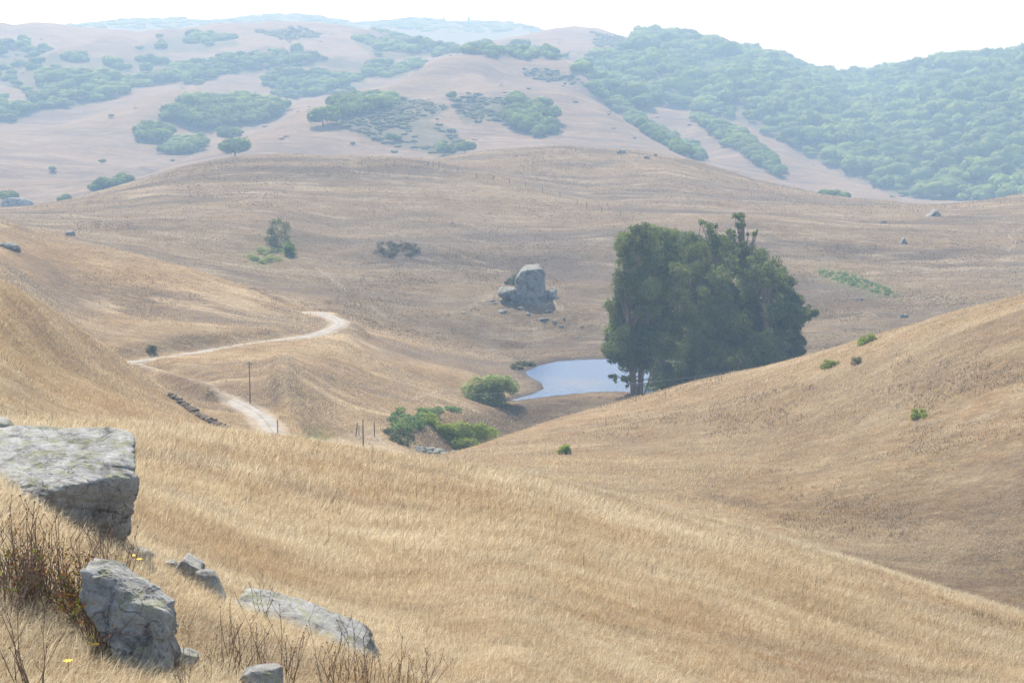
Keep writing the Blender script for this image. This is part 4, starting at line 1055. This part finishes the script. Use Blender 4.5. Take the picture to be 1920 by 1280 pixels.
# wind-bent pines on the right skyline
for k, (u, hh, lab) in enumerate([(1888, 7, 'flat-topped pine leftmost of the skyline pines at the right edge'), (1900, 9, 'tallest flat-topped pine on the skyline at the right edge'), (1915, 8, 'flat-topped pine cut by the right edge on the skyline')]):
    g = Geo(); rg = np.random.default_rng(k + 60)
    leaf_cloud(g, [(0.15 * hh, 0, hh), (-0.5 * hh, 0, hh * 0.85), (0.6 * hh, 0, hh * 0.9)], [(hh * 0.6, hh * 0.5, hh * 0.14)] * 3, 260, hh * 0.16, rg)
    th, _ = px_polar(u, 104); x, y = 2010 * math.sin(th), 2010 * math.cos(th)
    root = empty('pine_tree', (x, y, float(gz(x, y)) + 5.5), lab, 'tree')
    obj('crown', g.mesh('crown', [M_OAK]), root)
    t = Geo(); tube(t, [(0, 0, -7), (0.1, 0, hh * 0.5), (0, 0, hh)], [0.35, 0.25, 0.1]); obj('trunk', t.mesh('trunk', [M_BARK]), root)

# ------------------------------------------------------------------ eucalyptus grove
def eucalyptus():
    outline = [(1160, 436), (1184, 418), (1215, 419), (1242, 427), (1270, 431), (1300, 433), (1330, 424), (1352, 436), (1380, 446), (1402, 456), (1440, 470), (1466, 492), (1486, 520), (1494, 548), (1515, 572), (1528, 592), (1505, 612), (1505, 650), (1488, 676), (1450, 700), (1380, 735), (1215, 735), (1212, 716), (1200, 702), (1150, 698), (1140, 680), (1122, 645), (1137, 595), (1132, 566), (1148, 552), (1150, 520), (1156, 480), (1148, 450)]
    trees = [  # u of the foot, dist, crown column (u0, u1), label
        (1190, 281, 'eucalyptus with a bare double trunk at the left end of the grove beside the pond', [(0, 0), (-0.6, 6), (-1.5, 15), (-1.0, 26)]),
        (1262, 289, 'eucalyptus with a pale leaning trunk, second from the left in the grove', [(0, 0), (-1.8, 5), (-3.6, 10), (-5.5, 18), (-5, 26)]),
        (1300, 301, 'eucalyptus behind the leaning one in the grove, hidden foot', [(0, 0), (0.2, 8), (-0.4, 17), (-1, 27)]),
        (1338, 290, 'eucalyptus with straight trunk in the middle of the grove', [(0, 0), (-0.3, 8), (0.4, 17), (0.2, 27)]),
        (1392, 300, 'tallest eucalyptus, with a thin leafy spire above the grove', [(0, 0), (0.4, 9), (0.0, 18), (-0.2, 24), (-0.4, 28.5)]),
        (1436, 289, 'eucalyptus with a pale forked trunk showing right of the grove centre', [(0, 0), (0.2, 8), (-0.3, 14), (0.8, 23)]),
        (1482, 296, 'rightmost eucalyptus of the grove with boughs hanging over the slope', [(0, 0), (0.5, 6), (0.8, 12), (-0.5, 19)]),
    ]
    rg = np.random.default_rng(77)
    info = []
    for u, r, lab, path in trees:
        th, _ = px_polar(u, 700); x, y = r * math.sin(th), r * math.cos(th)
        info.append(dict(u=u, r=r, x=x, y=y, z=float(gz(x, y)) - 0.2, lab=lab, path=path, C=[], R=[]))
    info[0]['z'] = float(gz(info[0]['x'], info[0]['y'])) - 0.1
    # boughs fill the outline
    placed = []
    tries = 0
    P2 = np.array(outline, float)
    while len(placed) < 26 and tries < 5000:
        tries += 1
        u = rg.uniform(1140, 1500); v = rg.uniform(440, 720); rad = rg.uniform(26, 36)
        if not in_poly(np.array([u]), np.array([v]), outline)[0] or (u < 1270 and v > 645): continue
        de = min(np.hypot(*(p + (q - p) * np.clip(np.dot([u, v] - p, q - p) / np.dot(q - p, q - p), 0, 1) - [u, v])) for p, q in zip(P2, np.roll(P2, -1, 0)))
        if v < 650 and de < rad * 1.05: continue
        if any(math.hypot(u - a, v - b) < 38 for a, b, c, _ in placed): continue
        placed.append((u, v, rad, de))
    while len(placed) < 356 and tries < 35000:
        tries += 1
        u = rg.uniform(1120, 1530); v = rg.uniform(415, 735)
        if not in_poly(np.array([u]), np.array([v]), outline)[0]: continue
        de = min(np.hypot(*(p + (q - p) * np.clip(np.dot([u, v] - p, q - p) / np.dot(q - p, q - p), 0, 1) - [u, v])) for p, q in zip(P2, np.roll(P2, -1, 0)))
        rad = rg.uniform(8, 22)
        if v < 690 and de < rad * 0.72: continue
        if v > 560 and 1230 < u < 1480: rad *= 1.2
        if u < 1228 and v > 702 - rad * 0.95: continue
        if any(math.hypot(u - a, v - b) < (rad + c) * 0.40 for a, b, c, _ in placed): continue
        placed.append((u, v, rad, de))
    tufts = [(1388, 410, 9, 9), (1390, 424, 7, 9), (1384, 440, 8, 9), (1410, 438, 6, 9), (1366, 432, 6, 9), (1168, 712, 9, 5), (1150, 708, 6, 5), (1522, 590, 9, 5), (1512, 600, 9, 5), (1505, 588, 10, 5), (1515, 580, 7, 5), (1490, 640, 12, 5), (1494, 560, 10, 5), (1330, 424, 9, 5), (1495, 660, 9, 5), (1228, 722, 10, 5), (1250, 727, 8, 5)]
    for a, b, c, d_ in tufts:
        for q in range(7): placed.append((a + rg.normal() * c * 0.9, b + rg.normal() * c * 0.55, c * rg.uniform(0.4, 0.8), d_))
    for u, v, rad, de in placed:
        cand = min(info, key=lambda t: abs(t['u'] + (rg.normal() * 16) - u) + (25 if (t['u'] == 1262 and u > 1262) else 0))
        if v < 460 and 1370 < u < 1420: cand = info[4]
        if u < 1200: cand = info[0] if rg.random() < 0.7 or v > 600 else info[1]
        depth = min(de, 90) / 90.0
        rr = cand['r'] + rg.uniform(-1, 1) * (2 + 6.5 * depth)
        p = at_r(u, v, rr); s_ = rr / F
        if p.z < gz(p.x, p.y) + 0.6: p.z = float(gz(p.x, p.y)) + 0.9
        cand['C'].append((p.x, p.y, p.z)); cand['R'].append((rad * s_, rad * s_ * 1.15, rad * s_ * 0.92))
    for t in info:
        root = empty('eucalyptus_tree', (t['x'], t['y'], t['z']), t['lab'], 'tree', 'eucalyptus trees of the grove beside the pond')
        o3 = np.array([t['x'], t['y'], t['z']])
        C = np.array(t['C']) - o3; R_ = np.array(t['R'])
        g = Geo()
        leaf_cloud(g, C, R_, int(len(C) * 520), 0.36, rg, droop=0.45, up_bias=0.3, shell=0.25, ragged=0.6)
        obj('crown', g.mesh('crown', [M_EUC]), root)
        def trunk(path, r0, off=(0, 0)):
            P = np.array([(a + off[0], off[1], b) for a, b in path], float)
            P = catmull(P, 1.5)
            gg = Geo(); tube(gg, np.vstack([[P[0] - [0, 0, 1.5]], P]), np.concatenate([[r0 * 1.25], r0 * np.linspace(1, 0.0, len(P)) ** 0.8 + 0.05]), 9)
            return gg, P
        gg, P = trunk(t['path'], 0.62 if t['u'] != 1262 else 0.42)
        tr = obj('trunk', gg.mesh('trunk', [M_BARK], True), root)
        if t['u'] == 1190:
            g2, P2_ = trunk([(1.0, 0), (1.3, 6), (2.2, 14), (3.5, 22)], 0.55, (0, 0.4))
            obj('trunk', g2.mesh('trunk', [M_BARK], True), root)
            g3, _ = trunk([(1.6, 0), (2.6, 2.5), (2.9, 5)], 0.12, (0, 0)); obj('limb', g3.mesh('limb', [M_BARK], True), root)
            g3, _ = trunk([(0.0, 1.6), (-1.5, 2.3), (-3.2, 3.6)], 0.14, (0, -0.3)); obj('limb', g3.mesh('limb', [M_BARK], True), root)
        lg = Geo()
        for c, cr in zip(C, R_):
            if cr[0] < 0.75 and c[2] < 24: continue
            k = int(np.argmin(np.abs(P[:, 2] - max(1.5, c[2] * 0.62))))
            a = P[k]; mid = (a + c) / 2 + [0, 0, -0.3 + 0.12 * np.linalg.norm(c - a)]
            tube(lg, catmull(np.array([a, mid, c]), 1.5), np.linspace(0.16, 0.04, len(catmull(np.array([a, mid, c]), 1.5))), 5, cap=False)
        obj('branches', lg.mesh('branches', [M_BARK], True), root)
eucalyptus()

# ------------------------------------------------------------------ shrubs
def shrub(name, cat, label, outline, r_base, n_blob, rad, leaves, size, mtl, seed, depth=1.0, group=None, up=0.4, shell=0.5, droop=0.0, flat=False):
    """outline in photo pixels; the shrub stands on the ground below it"""
    rg = np.random.default_rng(seed)
    us = [p[0] for p in outline]; vs = [p[1] for p in outline]
    uc = sum(us) / len(us); bot = max(vs)
    base = hit(uc, bot - 2, r_base); r0 = math.hypot(base.x, base.y); s_ = r0 / F
    C, R_ = [], []; tries = 0
    while len(C) < n_blob and tries < 4000:
        tries += 1
        u, v = rg.uniform(min(us), max(us)), rg.uniform(min(vs), max(vs))
        if not in_poly(np.array([u]), np.array([v]), outline)[0]: continue
        q = rg.uniform(0.7, 1.25) * rad
        f_ = (bot - v) / (bot - min(vs) + 1e-6)
        rr = r0 + (rg.random() - 0.3) * depth * 2 + f_ * depth
        p = at_r(u, v, rr); zg = float(gz(p.x, p.y))
        if p.z < zg: p.z = zg + 0.25 * q * s_
        if flat: p = hit(u, v + q * 0.4, r_base); p.z += 0.35 * q * s_
        C.append((p.x - base.x, p.y - base.y, p.z - base.z)); R_.append((q * s_, q * s_, q * s_ * 0.85))
    g = Geo(); leaf_cloud(g, C, np.array(R_) * 1.3, int(leaves * 1.8), size, rg, up_bias=up, shell=shell, droop=droop, jit=0.6, ragged=0.5)
    root = empty(name, base, label, cat, group)
    obj('foliage', g.mesh('foliage', [mtl]), root)
    sg = Geo()
    for c in C[::3]:
        tube(sg, [(c[0] * 0.4, c[1] * 0.4, -0.3), (c[0] * 0.8, c[1] * 0.8, c[2] * 0.5), c], [0.05, 0.035, 0.015], 4, cap=False)
    obj('stems', sg.mesh('stems', [M_STALK]), root)
    return root
shrub('willow_bush', 'shrub', 'grey-green spreading bush at the left tip of the pond', [(868, 735), (885, 722), (895, 712), (930, 710), (955, 718), (968, 730), (962, 748), (940, 760), (905, 760), (880, 752)], 235, 46, 11, 5200, 0.34, M_WILLOW, 601, 1.8)
shrub('willow_bush', 'shrub', 'bright green rounded thicket against the foot of the right hill', [(786, 822), (800, 811), (830, 803), (880, 797), (905, 800), (932, 812), (905, 828), (870, 838), (830, 840), (800, 836)], 190, 60, 10, 7500, 0.26, M_BUSH, 602, 1.6)
shrub('bramble_patch', 'shrub', 'flat green bramble patch stretching behind the single post', [(728, 798), (735, 772), (760, 765), (800, 768), (850, 762), (862, 768), (830, 778), (800, 788), (790, 800), (760, 812), (735, 808)], 205, 60, 7, 5200, 0.26, M_BRAMBLE, 603, 2.5, flat=True)
shrub('bramble_bush', 'shrub', 'dull olive bramble at the lower left of the green bramble patch', [(722, 812), (735, 802), (765, 808), (775, 822), (760, 832), (735, 826)], 195, 18, 7, 1400, 0.26, M_SCRUB, 604, 1.2, flat=True)
shrub('coyote_bush', 'bush', 'low round bright green bush on the crest of the right hill', [(1610, 640), (1616, 630), (1632, 628), (1643, 634), (1640, 643), (1615, 645)], 140, 16, 6, 1800, 0.15, M_BUSH, 605, 0.6)
shrub('coyote_bush', 'bush', 'bright green bush just below the crest, left of the crest bush', [(1540, 688), (1548, 677), (1562, 675), (1574, 682), (1568, 689), (1548, 691)], 140, 14, 5, 1500, 0.15, M_BUSH, 606, 0.6)
shrub('coyote_bush', 'bush', 'small grey-green weed bush right of the lower bright bush', [(1598, 682), (1602, 672), (1612, 670), (1616, 680), (1606, 685)], 140, 7, 4, 500, 0.13, M_SCRUB, 607, 0.4)
shrub('coyote_bush', 'bush', 'small dark green bush alone in the middle of the right hill face', [(1712, 783), (1712, 770), (1722, 764), (1732, 770), (1733, 781), (1722, 786)], 110, 12, 5, 1100, 0.13, M_BUSH, 608, 0.5)
shrub('coyote_bush', 'bush', 'small green bush low on the right hill above the near crest', [(1046, 848), (1048, 838), (1058, 834), (1068, 840), (1066, 850), (1054, 853)], 110, 12, 5, 1000, 0.15, M_BUSH, 609, 0.5)
shrub('coyote_bush', 'bush', 'tall narrow dark bush cluster on the left of the middle hill', [(492, 462), (500, 440), (515, 415), (535, 410), (541, 430), (538, 455), (520, 468)], 340, 30, 6, 1000, 0.42, M_SCRUB, 610, 3.0)
shrub('coyote_bush', 'bush', 'small upright green bush below the narrow bush cluster', [(533, 480), (534, 465), (542, 458), (550, 468), (550, 480), (540, 483)], 340, 10, 6, 900, 0.5, M_OAK, 611, 1.0)
shrub('sedge_patch', 'shrub', 'pale green weeds spreading below the narrow bush cluster', [(460, 485), (490, 465), (530, 468), (530, 485), (490, 495)], 340, 26, 5, 900, 0.4, M_WILLOW, 612, 3.0, flat=True)
shrub('brush_patch', 'shrub', 'dark brown brush on the front of the round mound', [(700, 475), (712, 455), (740, 450), (775, 456), (790, 468), (770, 480), (730, 482)], 380, 60, 4, 1300, 0.4, M_DRYB, 613, 4.0, flat=True)
shrub('rushes', 'shrub', 'dark green rushes left of the pond, along the ditch', [(960, 690), (968, 680), (995, 678), (1005, 684), (990, 690), (970, 693)], 290, 20, 4, 900, 0.3, M_SCRUB, 614, 1.0, flat=True)
shrub('ivy_bush', 'bush', 'green bush growing on the left shoulder of the tall outcrop', [(946, 532), (950, 524), (966, 520), (976, 506), (980, 520), (975, 534), (955, 536)], 340, 16, 5, 900, 0.4, M_SCRUB, 615, 1.0)
shrub('strip_of_weeds', 'shrub', 'long green strip of weeds down the right middle slope', [(1528, 505), (1560, 504), (1620, 522), (1685, 550), (1680, 557), (1620, 542), (1545, 518)], 380, 130, 3, 1500, 0.4, M_BRAMBLE, 616, 3.0, flat=True)
shrub('small_bush', 'bush', 'small bush beside the upper road near its left end', [(276, 660), (278, 648), (286, 644), (290, 652), (288, 662)], 240, 8, 4, 500, 0.2, M_SCRUB, 617, 0.5)

# ------------------------------------------------------------------ posts, poles, fence
def post(u, v_top, v_bot, label, rmin, rad=0.09, lean=0.0, name='wooden_post', cat='post', group=None):
    p = hit(u, v_bot, rmin); r = math.hypot(p.x, p.y)
    h = (v_bot - v_top) * r / F / math.cos(0.2)
    g = Geo(); rg = np.random.default_rng(int(u))
    P = np.array([(0, 0, -1.2), (0, 0, 0), (lean * h * 0.5 + 0.02, 0, h * 0.5), (lean * h, 0, h)])
    tube(g, P, [rad * 1.15, rad * 1.1, rad, rad * 0.85], 8)
    root = obj(name, g.mesh(name, [M_WOOD], True), None, label, cat, group, None, p)
    return root, h
pole, h = post(469, 678, 756, 'tall thin wooden utility pole standing below the upper road', 215, 0.075, 0.0, 'utility_pole', 'utility pole')
g = Geo(); tube(g, [(-0.4, 0, h - 0.35), (0.4, 0, h - 0.35)], 0.05, 6); obj('crossarm', g.mesh('crossarm', [M_WOOD]), pole)
g = Geo()
for q in (-0.32, 0.32): tube(g, [(q, 0, h - 0.3), (q, 0, h - 0.1)], 0.04, 6)
obj('insulator', g.mesh('insulator', [M_ROCK_FAR]), pole)
post(521, 787, 830, 'thin dark post at the near edge of the lower road', 150, 0.07)
post(667, 791, 817, 'leaning post, leftmost of the corral posts', 185, 0.07, 0.14)
post(673, 797, 815, 'shortest post, between the leaning post and the tall post', 185, 0.05)
post(681, 785, 838, 'tallest of the corral posts on the bare ground', 150, 0.08)
post(702, 790, 818, 'post standing right of the tallest corral post', 185, 0.07)
post(765, 793, 834, 'single post in front of the green bramble patch', 170, 0.08, -0.01)
# old fence along the crest and down the middle hill
froot = empty('wire_fence', hit(812, 312, 560), 'old wire fence of thin posts crossing the crest of the middle hill', 'fence')
fpos = []
fps = [(678, 309), (740, 309), (803, 313), (812, 313), (823, 314), (858, 322), (893, 334), (925, 338), (955, 343), (985, 350), (1017, 360), (1050, 370), (1082, 384), (1100, 388), (1128, 398), (1163, 405)]
for k, (u, v) in enumerate(fps):
    p = hit(u, v, 480); hh = 2.1 if k in (2, 3, 4) else 1.7
    g = Geo(); tube(g, [(0, 0, -0.4), (0.03, 0, hh)], [0.14, 0.11], 6)
    q = obj('post', g.mesh('post', [M_WOOD]), froot); q.location = p - froot.location
    fpos.append(np.array(p - froot.location) + [0, 0, hh * 0.85])
g = Geo()
for a, b in zip(fpos[:-1], fpos[1:]):
    for dz in (0, -0.6): tube(g, [a + [0, 0, dz], b + [0, 0, dz]], 0.018, 3, cap=False)
obj('wire', g.mesh('wire', [M_WOOD]), froot)
# overhead cable crossing in front of the pond
m, nt = mat('bright_cable'); bs = N(nt, 'ShaderNodeBsdfPrincipled', {'Base Color': (0.55, 0.55, 0.55, 1), 'Roughness': 0.35, 'Metallic': 0.8}); N(nt, 'ShaderNodeOutputMaterial', {0: bs.outputs[0]})
c0 = np.array(at_r(700, 742, 226)); c1 = np.array(at_r(1420, 690, 246))
g = Geo(); pts = []
for k in range(31):
    t = k / 30; q = c0 * (1 - t) + c1 * t; q[2] -= 1.1 * 4 * t * (1 - t); pts.append(q)
tube(g, pts, 0.012, 4)
obj('cable', g.mesh('cable', [m]), None, 'thin bright cable hanging across the valley in front of the pond and trees', 'cable')

# ------------------------------------------------------------------ near weeds on the rocky bank
def weed_proto(seed, hgt, stems, droop=0.25):
    rg = np.random.default_rng(seed)
    g = Geo(); hg = Geo()
    for s_ in range(stems):
        a = rg.random() * 6.28; ln = hgt * (0.6 + 0.5 * rg.random()); lean = 0.1 + droop * rg.random()
        P = [np.array([rg.normal() * 0.03, rg.normal() * 0.03, -0.05])]
        d = np.array([math.cos(a) * lean, math.sin(a) * lean, 1.0])
        n = 7
        for k in range(n):
            d = d + rg.normal(size=3) * 0.07; d[2] = max(d[2], 0.5)
            P.append(P[-1] + d / np.linalg.norm(d) * ln / n)
        P = np.array(P)
        tube(g, P, np.linspace(0.0036, 0.0016, len(P)), 4, rg.random(), cap=False)
        for k in range(2, len(P)):
            for q in range(rg.integers(0, 2)):
                b = rg.random() * 6.28; l2 = ln * 0.22 * (0.4 + rg.random())
                e = P[k] + np.array([math.cos(b) * 0.5, math.sin(b) * 0.5, 0.85]) * l2
                tube(g, [P[k], (P[k] + e) / 2 + [0, 0, -0.01], e], [0.0026, 0.002, 0.0015], 3, 0.5, cap=False)
                v0, f0 = ICO[2]
                hg.add(v0 * 0.0042 * (0.6 + rg.random()) + e, f0, rg.random())
        v0, f0 = ICO[2]
        hg.add(v0 * 0.0055 + P[-1], f0, rg.random())
    g.v += hg.v; g.f += [q + g.n for q in hg.f]; g.r += hg.r; g.n += hg.n
    return g.mesh('dry_weed', [M_STALK])
WP = [weed_proto(700 + k, 0.6, 2 + k % 3) for k in range(8)]
def weeds(n, poly, label, group, seed, smin=0.7, smax=1.2, rmin=6.5):
    rg = np.random.default_rng(seed); c = 0; t = 0; made = []
    us = [p[0] for p in poly]; vs = [p[1] for p in poly]
    while c < n and t < 5000:
        t += 1
        u, v = rg.uniform(min(us), max(us)), rg.uniform(min(vs), max(vs))
        if not in_poly(np.array([u]), np.array([v]), poly)[0]: continue
        p = hit(u, v, rmin)
        root = obj('dry_weed', WP[int(rg.integers(0, 8))], None, label, 'weed', group, None, p)
        made.append(root)
        sc = rg.uniform(smin, smax)
        root.scale = (sc, sc, sc); root.rotation_euler = (0, 0, rg.random() * 6.28)
        c += 1
    name_ends(made, label)
weeds(40, [(0, 1100), (20, 1080), (230, 1100), (230, 1150), (120, 1170), (0, 1150)], 'bare brown stalks rising among the red-leaved brambles at the left edge', 'dry stalks among the red-leaved brambles', 1, 0.6, 1.1)
weeds(20, [(340, 1280), (430, 1210), (560, 1290), (560, 1330), (340, 1330)], 'bare branching weed between the leaning boulder and the long slab', 'dry weeds between the near boulders', 2, 0.45, 0.85)
weeds(26, [(600, 1300), (640, 1260), (760, 1290), (860, 1330), (620, 1340)], 'dark bare weed in the dense tuft below the long slab', 'dry weeds below the long slab', 3, 0.5, 0.9)
weeds(6, [(440, 1150), (520, 1140), (540, 1170), (460, 1180)], 'bare weed standing above the upper end of the long slab', 'dry weeds above the long slab', 4, 0.5, 0.8)
weeds(4, [(10, 1290), (70, 1290), (70, 1340), (10, 1340)], 'tall single bare stalk in the bottom left corner', 'stalks in the bottom left corner', 5, 0.8, 1.1)
weeds(8, [(150, 960), (240, 1040), (290, 1060), (200, 1050)], 'short dry weed at the foot of the large flat-topped boulder', 'dry weeds at the foot of the large boulder', 6, 0.4, 0.7)

# red and green brambles
def brambles():
    rg = np.random.default_rng(9)
    mr = leaf_material('red_leaf', (0.10, 0.03, 0.02), (0.34, 0.06, 0.025), 0.4)
    mg = leaf_material('yellow_green_leaf', (0.09, 0.13, 0.02), (0.34, 0.36, 0.05), 0.4)
    cells = [('left', [(0, 1150), (0, 1065), (90, 1080), (150, 1120), (130, 1160)], 'brown and red brambles with a few yellow-green leaves at the left edge'),
             ('low', [(120, 1140), (170, 1110), (200, 1180), (215, 1230), (180, 1220)], 'red-leaved bramble trailing down beside the leaning lichen boulder')]
    for k, (nm, poly, lab) in enumerate(cells):
        us = [p[0] for p in poly]; vs = [p[1] for p in poly]
        base = hit(sum(us) / len(us), max(vs) - 10)
        root = empty('bramble_bush', base, lab, 'bramble')
        tw = Geo(); lr_ = Geo(); lgn = Geo()
        c = 0
        while c < 190:
            u, v = rg.uniform(min(us), max(us)), rg.uniform(min(vs), max(vs))
            if not in_poly(np.array([u]), np.array([v]), poly)[0]: continue
            c += 1
            p = np.array(hit(u, v + 18) - base)
            a = rg.random() * 6.28; l = 0.12 + 0.22 * rg.random()
            e = p + np.array([math.cos(a) * 0.6, math.sin(a) * 0.6, 0.9]) * l
            tube(tw, [p - [0, 0, 0.03], (p + e) / 2 + [0, 0, 0.04], e], [0.003, 0.0025, 0.0015], 3, rg.random(), cap=False)
            if rg.random() < 0.4: leaf_cloud(lr_ if rg.random() < 0.75 else lgn, [e], [(0.05, 0.05, 0.05)], 6, 0.022, rg, shell=0.2)
        obj('twigs', tw.mesh('twigs', [M_STALK]), root)
        obj('red_leaves', lr_.mesh('red_leaves', [mr]), root)
        obj('green_leaves', lgn.mesh('green_leaves', [mg]), root)
brambles()
# yellow flowers
m, nt = mat('yellow_petal'); d = N(nt, 'ShaderNodeBsdfPrincipled', {'Base Color': (0.85, 0.5, 0.02, 1), 'Roughness': 0.7}); N(nt, 'ShaderNodeOutputMaterial', {0: d.outputs[0]})
def flower(u, v, label):
    p = hit(u, v + 12)
    root = empty('yellow_flower', p, label, 'flower')
    g = Geo(); 
    for k in range(8):
        a = k * math.pi / 4; c, s_ = math.cos(a), math.sin(a)
        g.add([(0, 0, 0.10), (c * 0.02 - s_ * 0.006, s_ * 0.02 + c * 0.006, 0.108), (c * 0.026, s_ * 0.026, 0.106), (c * 0.02 + s_ * 0.006, s_ * 0.02 - c * 0.006, 0.108)], [(0, 1, 2, 3)])
    obj('petals', g.mesh('petals', [m]), root)
    g = Geo(); tube(g, [(0, 0, -0.02), (0, 0, 0.1)], 0.002, 4); obj('stem', g.mesh('stem', [M_STALK]), root)
flower(129, 1263, 'yellow flower in the grass near the bottom left corner')
flower(180, 1230, 'yellow flower left of the foot of the leaning boulder')
flower(250, 1055, 'upper left of the yellow flowers below the large boulder')
flower(262, 1062, 'lower right of the yellow flowers below the large boulder')

# ------------------------------------------------------------------ haze
def haze():
    m, nt = mat('haze_air')
    v = N(nt, 'ShaderNodeVolumePrincipled', {'Color': (0.46, 0.70, 1.0, 1), 'Absorption Color': (1, 1, 1, 1), 'Density': HAZE, 'Anisotropy': 0.0})
    N(nt, 'ShaderNodeOutputMaterial', {'Volume': v.outputs[0]})
    lo = float(Z.min()) - 1.0
    hi = float(Z.max()) + 60
    L = 9500
    V = [(x, y, z) for z in (lo, hi) for x, y in ((-L, -L), (L, -L), (L, L), (-L, L))]
    f = [(3, 2, 1, 0), (4, 5, 6, 7), (0, 1, 5, 4), (1, 2, 6, 5), (2, 3, 7, 6), (3, 0, 4, 7)]
    obj('haze', np_mesh('haze', V, f, [m]), kind='stuff')
HAZE = 0.00045
haze()
